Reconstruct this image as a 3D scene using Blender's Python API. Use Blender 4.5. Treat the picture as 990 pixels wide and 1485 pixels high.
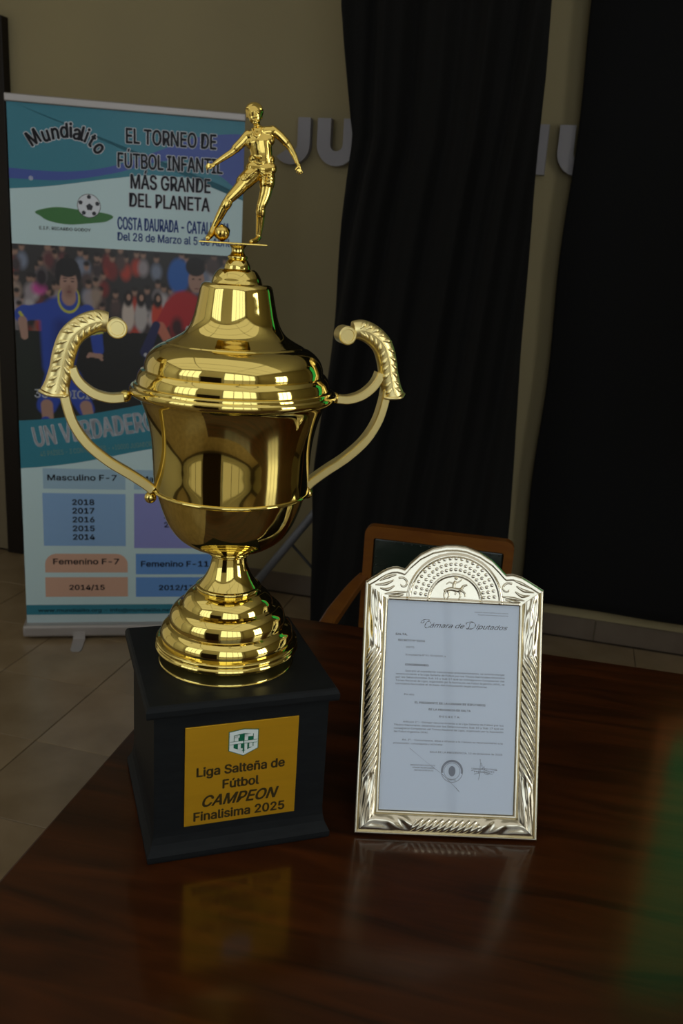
import bpy, bmesh, math, random
import numpy as np
from math import sin, cos, pi, radians, sqrt, atan2, hypot
from mathutils import Vector, Matrix, Euler
random.seed(7)
SC = bpy.context.scene
COL = SC.collection
for o in list(bpy.data.objects): bpy.data.objects.remove(o)

# ------------------------------------------------------------------ camera, light, exposure
TZ = 0.7577                     # table top height
FOC, PITCH, ROLL, CAMH = 1303.3, 0.2834, 0.0636, TZ + 0.79
cam_d = bpy.data.cameras.new('camera'); cam = bpy.data.objects.new('camera', cam_d); COL.objects.link(cam)
cam_d.sensor_fit = 'HORIZONTAL'; cam_d.sensor_width = 36.0; cam_d.lens = 36.0 * FOC / 990.0
fw = Vector((0, cos(PITCH), -sin(PITCH))); rt = Vector((1, 0, 0)); up = rt.cross(fw)
r2 = cos(ROLL) * rt + sin(ROLL) * up; u2 = -sin(ROLL) * rt + cos(ROLL) * up
cam.matrix_world = Matrix(((r2.x, u2.x, -fw.x, 0), (r2.y, u2.y, -fw.y, 0), (r2.z, u2.z, -fw.z, CAMH), (0, 0, 0, 1)))
cam_d.dof.use_dof = True; cam_d.dof.focus_distance = 1.38; cam_d.dof.aperture_fstop = 11
cam_d.clip_start = 0.02
SC.camera = cam
vs = SC.view_settings; vs.view_transform = 'Standard'; vs.look = 'None'; vs.gamma = 1; vs.use_curve_mapping = False
vs.exposure = 0.0
W_REAR, W_RIGHT, W_FILL_TOP, W_FILL_LOW = 1.65, 6.0, 0.62, 0.36     # radiance: daylight panes, then the added ceiling and low glow
wld = bpy.data.worlds.new('world'); SC.world = wld; wld.use_nodes = True
wld.node_tree.nodes['Background'].inputs[0].default_value = (0.45, 0.55, 0.7, 1)
wld.node_tree.nodes['Background'].inputs[1].default_value = 0.5

# room frame: s runs along the back wall to the right, d out of the wall towards the camera
WA, WY = -0.2421, 3.8638
CEIL = 3.15
S0, S1, DEP = -2.7, 3.5, 5.1
def wp(s, d, z=0.0): return Vector((s * cos(WA) + d * sin(WA), WY + s * sin(WA) - d * cos(WA), z))

# ------------------------------------------------------------------ materials
def srgb(r, g, b):
    f = lambda c: (c / 12.92 if c <= 0.04045 else ((c + 0.055) / 1.055) ** 2.4)
    return (f(r / 255), f(g / 255), f(b / 255), 1)
MATS = {}
def mat(name, col, rough=0.5, metal=0.0, spec=0.5, coat=0.0, coat_r=0.05, noise=None, bump=None, emis=None, sheen=0.0, rnd=0.0):
    """noise=(scale, colour2, amount, stretch)  bump=(scale, strength, distance)"""
    m = bpy.data.materials.new(name); m.use_nodes = True; nt = m.node_tree; N = nt.nodes; L = nt.links
    b = N['Principled BSDF']
    b.inputs['Base Color'].default_value = col if len(col) == 4 else (*col, 1)
    b.inputs['Roughness'].default_value = rough; b.inputs['Metallic'].default_value = metal
    b.inputs['Specular IOR Level'].default_value = spec
    b.inputs['Coat Weight'].default_value = coat; b.inputs['Coat Roughness'].default_value = coat_r
    b.inputs['Sheen Weight'].default_value = sheen
    tc = N.new('ShaderNodeTexCoord')
    src = None
    if noise:
        mp = N.new('ShaderNodeMapping'); L.new(tc.outputs['Object'], mp.inputs[0])
        st = noise[3] if len(noise) > 3 else (1, 1, 1)
        mp.inputs['Scale'].default_value = st
        nz = N.new('ShaderNodeTexNoise'); nz.inputs['Scale'].default_value = noise[0]; nz.inputs['Detail'].default_value = 5
        L.new(mp.outputs[0], nz.inputs['Vector'])
        rp = N.new('ShaderNodeValToRGB'); rp.color_ramp.elements[0].position = 0.35; rp.color_ramp.elements[1].position = 0.68
        rp.color_ramp.elements[0].color = (0, 0, 0, 1); rp.color_ramp.elements[1].color = (noise[2],) * 3 + (1,)
        L.new(nz.outputs['Fac'], rp.inputs[0])
        mx = N.new('ShaderNodeMix'); mx.data_type = 'RGBA'
        L.new(rp.outputs[0], mx.inputs[0]); mx.inputs[6].default_value = b.inputs['Base Color'].default_value[:]
        mx.inputs[7].default_value = noise[1] if len(noise[1]) == 4 else (*noise[1], 1)
        L.new(mx.outputs[2], b.inputs['Base Color']); src = mx.outputs[2]
    if rnd:
        oi = N.new('ShaderNodeObjectInfo'); hs = N.new('ShaderNodeHueSaturation')
        mr = N.new('ShaderNodeMapRange'); mr.inputs[3].default_value = 1 - rnd; mr.inputs[4].default_value = 1 + rnd
        L.new(oi.outputs['Random'], mr.inputs[0]); L.new(mr.outputs[0], hs.inputs['Value'])
        if src: L.new(src, hs.inputs['Color'])
        else: hs.inputs['Color'].default_value = b.inputs['Base Color'].default_value[:]
        L.new(hs.outputs[0], b.inputs['Base Color'])
    if bump:
        nz2 = N.new('ShaderNodeTexNoise'); nz2.inputs['Scale'].default_value = bump[0]; nz2.inputs['Detail'].default_value = 3
        L.new(tc.outputs['Object'], nz2.inputs['Vector'])
        bp = N.new('ShaderNodeBump'); bp.inputs['Strength'].default_value = bump[1]; bp.inputs['Distance'].default_value = bump[2]
        L.new(nz2.outputs['Fac'], bp.inputs['Height']); L.new(bp.outputs[0], b.inputs['Normal'])
    if emis:
        b.inputs['Emission Color'].default_value = emis[0]; b.inputs['Emission Strength'].default_value = emis[1]
    MATS[name] = m
    return m

GOLD = mat('polished_gold', (0.84, 0.66, 0.20), 0.055, 1.0, bump=(14, 0.02, 0.004))
GOLDF = mat('cast_gold', (0.80, 0.58, 0.15), 0.13, 1.0, bump=(260, 0.12, 0.0006))
GOLDH = mat('satin_gold', (0.96, 0.80, 0.36), 0.36, 1.0)
SILV = mat('champagne_silver', (0.76, 0.70, 0.56), 0.21, 1.0, noise=(30, (0.64, 0.58, 0.44), 0.5), bump=(120, 0.06, 0.001))
SILVB = mat('bright_silver', (0.90, 0.87, 0.80), 0.10, 1.0)
PLINTH = mat('black_lacquered_wood', (0.009, 0.010, 0.011), 0.5, 0, 0.10, noise=(40, (0.014, 0.016, 0.017), 0.5, (1, 1, 4)), bump=(90, 0.15, 0.0008))
PLAQUE = mat('brass_plaque', (0.90, 0.48, 0.02), 0.36, 0.7, noise=(60, (0.80, 0.42, 0.02), 0.6, (0.1, 1, 1)))
ENGR = mat('engraved_brown_ink', (0.085, 0.055, 0.012), 0.5)
EMW = mat('emblem_white', (0.75, 0.82, 0.80), 0.4); EMG = mat('emblem_green', (0.0, 0.13, 0.06), 0.4)
WALL = mat('olive_beige_paint', srgb(162, 149, 114), 0.85, 0, 0.2, noise=(1.3, srgb(152, 140, 110), 0.7), bump=(9, 0.12, 0.01))
CEILM = mat('cream_ceiling_paint', srgb(228, 222, 205), 0.9, 0, 0.2)
TILE = mat('beige_floor_tile', srgb(146, 126, 98), 0.30, 0, 0.45, noise=(6, srgb(118, 98, 70), 0.75), bump=(5, 0.04, 0.004), rnd=0.08)
GROUT = mat('dark_grout', srgb(64, 52, 40), 0.9)
SKIRT = mat('skirting_tile_glaze', srgb(112, 100, 88), 0.35, 0, 0.4, noise=(5, srgb(92, 80, 70), 0.7), rnd=0.06)
BLK = mat('black_curtain_cloth', (0.010, 0.0097, 0.0095), 0.9, 0, 0.1, sheen=0.03, bump=(700, 0.3, 0.0006))
BLK2 = mat('black_backdrop_cloth', (0.0088, 0.0088, 0.0094), 0.9, 0, 0.1, sheen=0.03, bump=(700, 0.3, 0.0006))
DARKW = mat('dark_door_wood', (0.010, 0.006, 0.004), 0.45, 0, 0.3)
DOORM = mat('dim_door_paint', srgb(120, 108, 84), 0.6)
LETM = mat('grey_painted_letter', srgb(150, 146, 152), 0.45, 0, 0.4)
TUBEM = mat('grey_tripod_metal', srgb(120, 122, 130), 0.42, 0.3)
TUBED = mat('dark_tripod_plastic', srgb(38, 38, 42), 0.5)
LEATH = mat('dark_green_leather', srgb(24, 34, 28), 0.22, 0, 0.5, bump=(35, 0.25, 0.003))
CHW = mat('orange_brown_chair_wood', srgb(108, 64, 14), 0.35, 0, 0.4, noise=(14, srgb(92, 48, 12), 0.7, (1, 1, 6)), coat=0.3, coat_r=0.2)
PAPER = mat('white_paper', srgb(228, 239, 255), 0.7, 0, 0.3)
INK = mat('document_ink', srgb(86, 90, 102), 0.8); INKD = mat('document_dark_ink', srgb(52, 54, 64), 0.8)
BACKM = mat('frame_backing_velvet', (0.012, 0.012, 0.014), 0.9)
FLG = mat('green_flag_cloth', (0.01, 0.80, 0.26), 0.6); FLO = mat('orange_flag_cloth', (0.85, 0.22, 0.04), 0.6)
ALU = mat('brushed_aluminium', srgb(176, 170, 168), 0.42, 0.5)
WFR = mat('white_window_frame', srgb(200, 196, 184), 0.5)
BOARDM = mat('added_dark_board_wood', (0.02, 0.010, 0.006), 0.3)
def pane_mat(name, col, st):
    m = bpy.data.materials.new(name); m.use_nodes = True; nt = m.node_tree
    for n in list(nt.nodes): nt.nodes.remove(n)
    e = nt.nodes.new('ShaderNodeEmission'); e.inputs[0].default_value = (*col, 1); e.inputs[1].default_value = st
    o = nt.nodes.new('ShaderNodeOutputMaterial'); nt.links.new(e.outputs[0], o.inputs[0]); return m
P_REAR = pane_mat('daylight_rear_pane', (0.84, 0.93, 1.0), W_REAR)
P_RIGHT = pane_mat('daylight_side_pane', (0.97, 0.98, 0.92), W_RIGHT)
P_HIGH = pane_mat('added_ceiling_glow', (1.0, 0.98, 0.90), W_FILL_TOP)  # glow of the added ceiling panel, brightens lid and foot
# glass: clear sheet with surface reflection
GLASS = bpy.data.materials.new('picture_glass'); GLASS.use_nodes = True
nt = GLASS.node_tree; [nt.nodes.remove(n) for n in list(nt.nodes)]
_t = nt.nodes.new('ShaderNodeBsdfTransparent'); _g = nt.nodes.new('ShaderNodeBsdfGlossy'); _g.inputs['Roughness'].default_value = 0.02
_f = nt.nodes.new('ShaderNodeFresnel'); _f.inputs[0].default_value = 1.25; _m = nt.nodes.new('ShaderNodeMixShader'); _o = nt.nodes.new('ShaderNodeOutputMaterial')
nt.links.new(_f.outputs[0], _m.inputs[0]); nt.links.new(_t.outputs[0], _m.inputs[1]); nt.links.new(_g.outputs[0], _m.inputs[2]); nt.links.new(_m.outputs[0], _o.inputs[0])

def wood_table():
    m = bpy.data.materials.new('dark_varnished_table_wood'); m.use_nodes = True; nt = m.node_tree; N = nt.nodes; L = nt.links
    b = N['Principled BSDF']; tc = N.new('ShaderNodeTexCoord'); mp = N.new('ShaderNodeMapping')
    mp.inputs['Scale'].default_value = (1.2, 9, 9); L.new(tc.outputs['Object'], mp.inputs[0])
    nz = N.new('ShaderNodeTexNoise'); nz.inputs['Scale'].default_value = 2.2; nz.inputs['Detail'].default_value = 6; nz.inputs['Distortion'].default_value = 1.2
    L.new(mp.outputs[0], nz.inputs['Vector'])
    rp = N.new('ShaderNodeValToRGB'); e = rp.color_ramp.elements
    e[0].position = 0.3; e[0].color = srgb(34, 16, 5); e[1].position = 0.75; e[1].color = srgb(72, 34, 9)
    L.new(nz.outputs['Fac'], rp.inputs[0]); L.new(rp.outputs[0], b.inputs['Base Color'])
    b.inputs['Roughness'].default_value = 0.3; b.inputs['Specular IOR Level'].default_value = 0.12; b.inputs['Coat Weight'].default_value = 0.6; b.inputs['Coat Roughness'].default_value = 0.13
    n2 = N.new('ShaderNodeTexNoise'); n2.inputs['Scale'].default_value = 18; L.new(mp.outputs[0], n2.inputs['Vector'])
    bp = N.new('ShaderNodeBump'); bp.inputs['Strength'].default_value = 0.03; bp.inputs['Distance'].default_value = 0.002
    L.new(n2.outputs['Fac'], bp.inputs['Height']); L.new(bp.outputs[0], b.inputs['Normal'])
    return m
TABM = wood_table()
def vc_mat(name, rough=0.5):
    m = bpy.data.materials.new(name); m.use_nodes = True; nt = m.node_tree; b = nt.nodes['Principled BSDF']
    a = nt.nodes.new('ShaderNodeAttribute'); a.attribute_name = 'print'; nt.links.new(a.outputs['Color'], b.inputs['Base Color'])
    b.inputs['Roughness'].default_value = rough; b.inputs['Coat Weight'].default_value = 0.35; b.inputs['Coat Roughness'].default_value = 0.22
    return m
def flatprint(name, c): return mat(name, c, 0.5, 0, 0.4, coat=0.35, coat_r=0.22, bump=(5, 0.12, 0.01))
PR_PALE = flatprint('print_pale_blue', srgb(198, 224, 230)); PR_TEAL = flatprint('print_teal', srgb(48, 128, 150))
PR_BLUE = flatprint('print_violet_blue', srgb(62, 84, 168)); PR_BOX = flatprint('print_light_blue', srgb(138, 176, 222))
PR_HEAD = flatprint('print_faint_blue', srgb(158, 190, 214))
PR_BOX2 = flatprint('print_sky_blue', srgb(104, 154, 222)); PR_LILAC = flatprint('print_lilac', srgb(142, 146, 212)); PR_SALM = flatprint('print_salmon', srgb(212, 168, 146))
PR_BLACK = flatprint('print_black', srgb(34, 34, 46)); PR_WHITE = flatprint('print_white', srgb(222, 226, 236)); PR_ROYAL = flatprint('print_royal_blue', srgb(52, 84, 168))
PR_TAN = flatprint('print_tan', srgb(120, 150, 140)); PR_GREEN = flatprint('print_green', srgb(60, 120, 60)); PR_WHT2 = flatprint('print_pale_edge', srgb(188, 208, 214))

# ------------------------------------------------------------------ mesh helpers
def new_obj(name, me, m=None, parent=None, kind=None):
    o = bpy.data.objects.new(name, me); COL.objects.link(o)
    if m is not None and len(me.materials) == 0: me.materials.append(m)
    if parent is not None: o.parent = parent
    if kind: o['kind'] = kind
    return o
def obj(name, bm, m, parent=None, smooth=False, kind=None, sharp=None):
    if bm.faces: bmesh.ops.recalc_face_normals(bm, faces=bm.faces)
    me = bpy.data.meshes.new(name); bm.to_mesh(me); bm.free()
    if smooth:
        me.polygons.foreach_set('use_smooth', [True] * len(me.polygons))
        if sharp: me.set_sharp_from_angle(angle=radians(sharp))
    return new_obj(name, me, m, parent, kind)
def thing(name, label, cat, loc=(0, 0, 0), rot=(0, 0, 0), group=None):
    o = bpy.data.objects.new(name, None); COL.objects.link(o); o.location = loc; o.rotation_euler = rot
    o.empty_display_size = 0.05; o['label'] = label; o['category'] = cat
    if group: o['group'] = group
    return o
def tag(o, label, cat, group=None):
    o['label'] = label; o['category'] = cat
    if group: o['group'] = group
    return o
def bx(bm, x0, x1, y0, y1, z0, z1, bev=0.0, seg=2):
    r = bmesh.ops.create_cube(bm, size=1)
    vs_ = r['verts']
    for v in vs_:
        v.co = Vector((x0 + (v.co.x + .5) * (x1 - x0), y0 + (v.co.y + .5) * (y1 - y0), z0 + (v.co.z + .5) * (z1 - z0)))
    if bev:
        es = list({e for v in vs_ for e in v.link_edges})
        bmesh.ops.bevel(bm, geom=es, offset=bev, segments=seg, affect='EDGES', profile=0.5)
def box(name, x0, x1, y0, y1, z0, z1, m, parent=None, bev=0.0, kind=None):
    bm = bmesh.new(); bx(bm, x0, x1, y0, y1, z0, z1, bev); return obj(name, bm, m, parent, kind=kind)
def tube(bm, pts, rad, seg=12, flat=1.0, caps=True, square=False, side=None):
    """sweep; rad number or list; flat = out-of-plane/in-plane ratio; side = fixed side vector"""
    pts = [Vector(p) for p in pts]; n = len(pts)
    rad = [rad] * n if not hasattr(rad, '__len__') else rad
    rings = []; prev = None
    for i, p in enumerate(pts):
        t = (pts[min(i + 1, n - 1)] - pts[max(i - 1, 0)]).normalized()
        if side is not None: a = Vector(side); a = (a - t * a.dot(t)).normalized()
        elif prev is None:
            a = Vector((0, 0, 1)) if abs(t.z) < .9 else Vector((1, 0, 0)); a = (a - t * a.dot(t)).normalized()
        else: a = (prev - t * prev.dot(t)).normalized()
        prev = a; b = t.cross(a); r = rad[i]; ring = []
        if square:
            k = .22
            offs = [(-1, -1 + k), (-1, 1 - k), (-1 + k, 1), (1 - k, 1), (1, 1 - k), (1, -1 + k), (1 - k, -1), (-1 + k, -1)]
            for (ua, ub) in offs: ring.append(bm.verts.new(p + a * r * flat * ua + b * r * ub))
        else:
            for k in range(seg):
                th = 2 * pi * k / seg; ring.append(bm.verts.new(p + a * (cos(th) * r * flat) + b * (sin(th) * r)))
        rings.append(ring)
    m_ = len(rings[0])
    for i in range(n - 1):
        for k in range(m_):
            bm.faces.new((rings[i][k], rings[i][(k + 1) % m_], rings[i + 1][(k + 1) % m_], rings[i + 1][k]))
    if caps: bm.faces.new(rings[0][::-1]); bm.faces.new(rings[-1])
def catmull(P, n=8):
    P = [Vector(p) for p in P]; out = []
    for i in range(len(P) - 1):
        a = P[max(i - 1, 0)]; b = P[i]; c = P[i + 1]; d = P[min(i + 2, len(P) - 1)]
        for k in range(n):
            t = k / n
            out.append(0.5 * ((2 * b) + (c - a) * t + (2 * a - 5 * b + 4 * c - d) * t * t + (3 * b - a - 3 * c + d) * t ** 3))
    out.append(P[-1]); return out
def lerp_list(R, n):
    out = []
    for i in range(len(R) - 1):
        for k in range(n): out.append(R[i] + (R[i + 1] - R[i]) * k / n)
    return out + [R[-1]]
def lathe(bm, segs, N=128):
    """segs: list of profile pieces [(r,z)..]; pieces are not welded, giving crisp creases"""
    for P in segs:
        P2 = catmull([(r, 0, z) for r, z in P], 5) if len(P) > 2 else [Vector((r, 0, z)) for r, z in P]
        rings = []
        for p in P2:
            r = max(p.x, 0.0)
            if r < 1e-5: rings.append([bm.verts.new((0, 0, p.z))] * N)
            else: rings.append([bm.verts.new((r * cos(2 * pi * k / N), r * sin(2 * pi * k / N), p.z)) for k in range(N)])
        for i in range(len(rings) - 1):
            for k in range(N):
                q = []
                for v in (rings[i][k], rings[i][(k + 1) % N], rings[i + 1][(k + 1) % N], rings[i + 1][k]):
                    if v not in q: q.append(v)
                if len(q) > 2: bm.faces.new(q)
def ball(bm, c, r, seg=16, sc=(1, 1, 1)):
    q = bmesh.ops.create_uvsphere(bm, u_segments=seg, v_segments=max(6, seg // 2 + 2), radius=r)
    for v in q['verts']: v.co = Vector((v.co.x * sc[0], v.co.y * sc[1], v.co.z * sc[2])) + Vector(c)
def poly(name, pts, y, m, parent, th=0.0002):
    """flat print polygon in local xz, facing -y"""
    bm = bmesh.new(); a = [bm.verts.new((p[0], y, p[1])) for p in pts]
    bm.faces.new(a); bmesh.ops.triangulate(bm, faces=bm.faces[:])
    me = bpy.data.meshes.new(name)
    for f in bm.faces:
        if f.normal.y > 0: f.normal_flip()
    bm.normal_update()
    for f in bm.faces:
        if f.normal.y > 0: f.normal_flip()
    bm.to_mesh(me); bm.free(); return new_obj(name, me, m, parent)

# grotesque face that ships inside Blender; the built-in face is the fallback
FONT = None
try:
    import os
    _p = os.path.join(bpy.utils.resource_path('LOCAL'), 'datafiles', 'fonts', 'Inter.woff2')
    if os.path.exists(_p): FONT = bpy.data.fonts.load(_p)
except Exception: FONT = None
# ------------------------------------------------------------------ lettering (built-in font turned into mesh)
def raw_text(body, offset=0.0, shear=0.0, extrude=0.0, space=1.0):
    c = bpy.data.curves.new('lettering', 'FONT'); c.body = body; c.offset = offset; c.shear = shear; c.extrude = extrude
    c.resolution_u = 3; c.space_character = space
    if FONT: c.font = FONT
    o = bpy.data.objects.new('lettering', c); COL.objects.link(o)
    dg = bpy.context.evaluated_depsgraph_get(); dg.update()
    me = bpy.data.meshes.new_from_object(o.evaluated_get(dg)); bpy.data.objects.remove(o); bpy.data.curves.remove(c)
    n = len(me.vertices); co = np.empty(n * 3); me.vertices.foreach_get('co', co)
    return me, co.reshape(-1, 3)
_, _h = raw_text('H'); CAPH = _h[:, 1].max() if len(_h) else 0.7
def text(parent, body, p0, p1, cap, y, m, offset=0.0, shear=0.0, name='lettering', space=1.0, halo=None, halo_off=0.03):
    """body fitted between baseline ends p0,p1 (local x,z), capital height cap"""
    for k, (mm, off, yy) in enumerate(([(halo, halo_off, y + 0.0002)] if halo else []) + [(m, offset, y)]):
        me, co = raw_text(body, 0, shear, 0, space)
        x0, x1 = co[:, 0].min(), co[:, 0].max()
        L_ = hypot(p1[0] - p0[0], p1[1] - p0[1]); an = atan2(p1[1] - p0[1], p1[0] - p0[0])
        sx = L_ / (x1 - x0); sy = cap / CAPH
        X = (co[:, 0] - x0) * sx; Y = co[:, 1] * sy
        out = np.stack([p0[0] + X * cos(an) - Y * sin(an), np.full(len(X), yy), p0[1] + X * sin(an) + Y * cos(an)], 1)
        if abs(off) > 1e-4:      # heavier weight: overlapped copies of the same outline, pushed out all round
            F = [tuple(p.vertices) for p in me.polygons]; d = abs(off) * cap * 1.6; nv = len(out); n_ = 8 if yy != y or off > .04 else 6
            O = np.concatenate([out] + [out + np.array([d * cos(2 * pi * q / n_), 0, d * .8 * sin(2 * pi * q / n_)]) for q in range(n_)])
            FF = [tuple(v + nv * q for v in f) for q in range(n_ + 1) for f in F]
            bpy.data.meshes.remove(me); me = bpy.data.meshes.new(name); me.from_pydata(O.tolist(), [], FF)
        else: me.vertices.foreach_set('co', out.ravel())
        me.update()
        me.materials.clear(); me.materials.append(mm)
        o = new_obj(name, me, None, parent)
    return o
def text_c(parent, body, cx, z, cap, y, m, aspect=1.0, ang=0.0, **kw):
    me, co = raw_text(body); w = (co[:, 0].max() - co[:, 0].min()) * cap / CAPH * aspect
    bpy.data.meshes.remove(me)
    return text(parent, body, (cx - w / 2 * cos(ang), z - w / 2 * sin(ang)), (cx + w / 2 * cos(ang), z + w / 2 * sin(ang)), cap, y, m, **kw)

# ================================================================== THE ROOM
def rect_wall(name, a, b, m, holes=(), thick=0.12, out=None):
    """wall between ground points a,b, height CEIL, with window/door holes (u0,u1,z0,z1); thickness away from the room"""
    e = bpy.data.objects.new
    a = Vector(a); b = Vector(b); L_ = (b - a).length; ang = atan2(b.y - a.y, b.x - a.x)
    bm = bmesh.new(); us = sorted({0, L_} | {h[0] for h in holes} | {h[1] for h in holes}); zs = sorted({0, CEIL} | {h[2] for h in holes} | {h[3] for h in holes})
    for i in range(len(us) - 1):
        for j in range(len(zs) - 1):
            cu = (us[i] + us[i + 1]) / 2; cz = (zs[j] + zs[j + 1]) / 2
            if any(h[0] < cu < h[1] and h[2] < cz < h[3] for h in holes): continue
            bx(bm, us[i], us[i + 1], 0, thick, zs[j], zs[j + 1])
    bmesh.ops.remove_doubles(bm, verts=bm.verts, dist=1e-5)
    o = obj(name, bm, m, None, kind='structure'); o.location = (a.x, a.y, 0); o.rotation_euler = (0, 0, ang); return o
wall_back = rect_wall('wall_back', wp(S0, 0), wp(S1, 0), WALL)
# side and rear walls (only seen in reflections); the holes carry the windows, the left one an added glow
wall_right = rect_wall('wall_right', wp(S1, 0), wp(S1, DEP), WALL, holes=[(2.6, 3.6, 0.9, 2.4)])
wall_left = rect_wall('wall_left', wp(S0, DEP), wp(S0, 0), CEILM, holes=[(1.5, 4.3, 0.35, 2.6)])
RH = [(0.3, 2.65, 0.15, 3.0), (3.95, 5.95, 0.15, 3.0)]
wall_rear = rect_wall('wall_rear', wp(S1, DEP), wp(S0, DEP), CEILM, holes=RH)
def window(name, wall, u0, u1, z0, z1, pm, nx=3, nz=2, glow_panel=None):
    w = bpy.data.objects.new(name, None); COL.objects.link(w); w['kind'] = 'structure'
    w.location = wall.location; w.rotation_euler = wall.rotation_euler
    bm = bmesh.new(); t = 0.05
    for a in ((u0, u1, z0, z0 + t), (u0, u1, z1 - t, z1), (u0, u0 + t, z0 + t, z1 - t), (u1 - t, u1, z0 + t, z1 - t)):
        bx(bm, a[0], a[1], 0.02, 0.08, a[2], a[3])
    obj('window_frame', bm, WFR, w)
    dx = (u1 - u0 - 2 * t) / nx; dz = (z1 - z0 - 2 * t) / nz
    for i in range(1, nx): box('mullion', u0 + t + i * dx - .018, u0 + t + i * dx + .018, 0.03, 0.07, z0 + t, z1 - t, WFR, w)
    if glow_panel:      # added cream blind behind the lower part of a tall window
        box('transom', u0 + t, u1 - t, .03, .075, glow_panel[0] - .03, glow_panel[0] + .03, WFR, w)
        for i in range(nx): box('glow_panel', u0 + t + i * dx + .02, u0 + t + (i + 1) * dx - .02, .048, .054, z0 + t, glow_panel[0] - .03, glow_panel[1], w)
        z0 = glow_panel[0] - t + .03; dz = (z1 - z0 - 2 * t) / nz
    for i in range(nx):
        for j in range(nz):
            box('pane', u0 + t + i * dx + .02, u0 + t + (i + 1) * dx - .02, 0.048, 0.054, z0 + t + j * dz + .012, z0 + t + (j + 1) * dz - .012, pm, w)
    return w
P_FILL_LOW = pane_mat('added_cream_glow', (1.0, 0.93, 0.74), W_FILL_LOW)  # glow added low in the room to brighten the bowl's reflections
window('window_1', wall_right, 2.6, 3.6, 0.9, 2.4, P_RIGHT, 3, 2)
window('window_2', wall_rear, *RH[0], P_REAR, 4, 1, (1.2, P_FILL_LOW))
window('window_3', wall_rear, *RH[1], P_REAR, 4, 1, (1.2, P_FILL_LOW))
window('added_left_panel', wall_left, 1.5, 4.3, 0.35, 2.6, P_FILL_LOW, 2, 1)  # added glowing panel, brightens the left side of the bowl
# ceiling
LS0, LS1, LD0, LD1 = -2.4, 3.3, 2.6, 5.0          # added glowing panel in the ceiling, above and behind the camera
bm = bmesh.new()
for a in ((S0 - .12, S1 + .12, -LD0, .12), (S0 - .12, S1 + .12, -DEP - .12, -LD1), (S0 - .12, LS0, -LD1, -LD0), (LS1, S1 + .12, -LD1, -LD0)): bx(bm, *a, CEIL, CEIL + .1)
ceil = obj('ceiling', bm, CEILM, kind='structure'); ceil.location = wp(0, 0); ceil.rotation_euler = (0, 0, WA)
ll = bpy.data.objects.new('added_ceiling_panel', None); COL.objects.link(ll); ll['kind'] = 'structure'; ll.location = wp(0, 0); ll.rotation_euler = (0, 0, WA)
nx_, ny_ = 3, 3; ax = (LS1 - LS0) / nx_; ay = (LD1 - LD0) / ny_
for i in range(nx_):
    for j in range(ny_): box('pane', LS0 + i * ax + .006, LS0 + (i + 1) * ax - .006, -LD0 - (j + 1) * ay + .006, -LD0 - j * ay - .006, CEIL + .03, CEIL + .04, P_HIGH, ll)
for i in range(1, nx_): box('mullion', LS0 + i * ax - .012, LS0 + i * ax + .012, -LD1, -LD0, CEIL - .005, CEIL + .05, WFR, ll)
for j in range(1, ny_): box('mullion', LS0, LS1, -LD0 - j * ay - .012, -LD0 - j * ay + .012, CEIL + .002, CEIL + .045, WFR, ll)
# floor slab + tiles
bm = bmesh.new(); bx(bm, S0 - .12, S1 + .12, -DEP - .12, .12, -0.1, -0.0035)
floor = obj('floor', bm, GROUT, kind='structure'); floor.location = wp(0, 0); floor.rotation_euler = (0, 0, WA)
T = 0.3775; g = 0.0025
bm = bmesh.new(); bx(bm, -T / 2 + g / 2, T / 2 - g / 2, -T / 2 + g / 2, T / 2 - g / 2, -0.012, 0.0, 0.0012, 1)
tile0 = None; far = []
s_ = -0.570 - 6 * T; tiles = []
i = 0
while s_ + T / 2 < S1:
    for j in range(0, 17):
        d_ = 0.0225 + (j + .5) * T; sc = s_ + T / 2
        if sc - T / 2 < S0 - .02 or sc + T / 2 > S1 + .05 or d_ + T / 2 > DEP: continue
        (tiles if (d_ < 3.2) else far).append((sc, -d_))
    s_ += T
for k, (a, b) in enumerate(tiles[:290]):
    if tile0 is None: tile0 = obj('tile', bm, TILE, floor); o = tile0
    else: o = tile0.copy(); COL.objects.link(o)
    o.location = (a, b, random.uniform(-.0004, .0003)); o.rotation_euler = (0, 0, random.choice((0, pi / 2, pi, 1.5 * pi)))
bm = bmesh.new()
for a, b in far + tiles[290:]: bx(bm, a - T / 2 + g / 2, a + T / 2 - g / 2, b - T / 2 + g / 2, b + T / 2 - g / 2, -.012, 0)
obj('tile', bm, TILE, floor, kind='stuff')
# skirting of glazed tiles on the back wall
bb = bpy.data.objects.new('baseboard_back', None); COL.objects.link(bb); bb['kind'] = 'structure'; bb.location = wp(0, 0); bb.rotation_euler = (0, 0, WA)
bm = bmesh.new(); bx(bm, -T / 2 + .0015, T / 2 - .0015, -.011, -.001, 0.001, .095, 0.0015, 1); sk0 = None
k = -7
while 1.15 + (k + .5) * T < S1 - .15:
    c = 1.15 + (k + .5) * T; k += 1
    if c - T / 2 < -1.58: continue
    if sk0 is None: sk0 = obj('skirting_tile', bm, SKIRT, bb); o = sk0
    else: o = sk0.copy(); COL.objects.link(o)
    o.location = (c, 0, 0)
# door in the back wall at the far left: only its dark frame post shows
door = bpy.data.objects.new('door_1', None); COL.objects.link(door); door['kind'] = 'structure'; door.location = wp(0, 0); door.rotation_euler = (0, 0, WA)
box('door_post', -1.685, -1.60, -.05, -.001, 0.001, 2.41, DARKW, door, .004)
box('door_post', -2.60, -2.515, -.05, -.001, 0.001, 2.41, DARKW, door, .004)
box('door_head', -2.515, -1.685, -.05, -.001, 2.325, 2.41, DARKW, door, .004)
box('door_leaf', -2.512, -1.688, -.03, -.002, 0.01, 2.322, DOORM, door)
box('door_kick_panel', -2.45, -1.75, -.036, -.03, 0.12, 0.30, DOORM, door)
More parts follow.
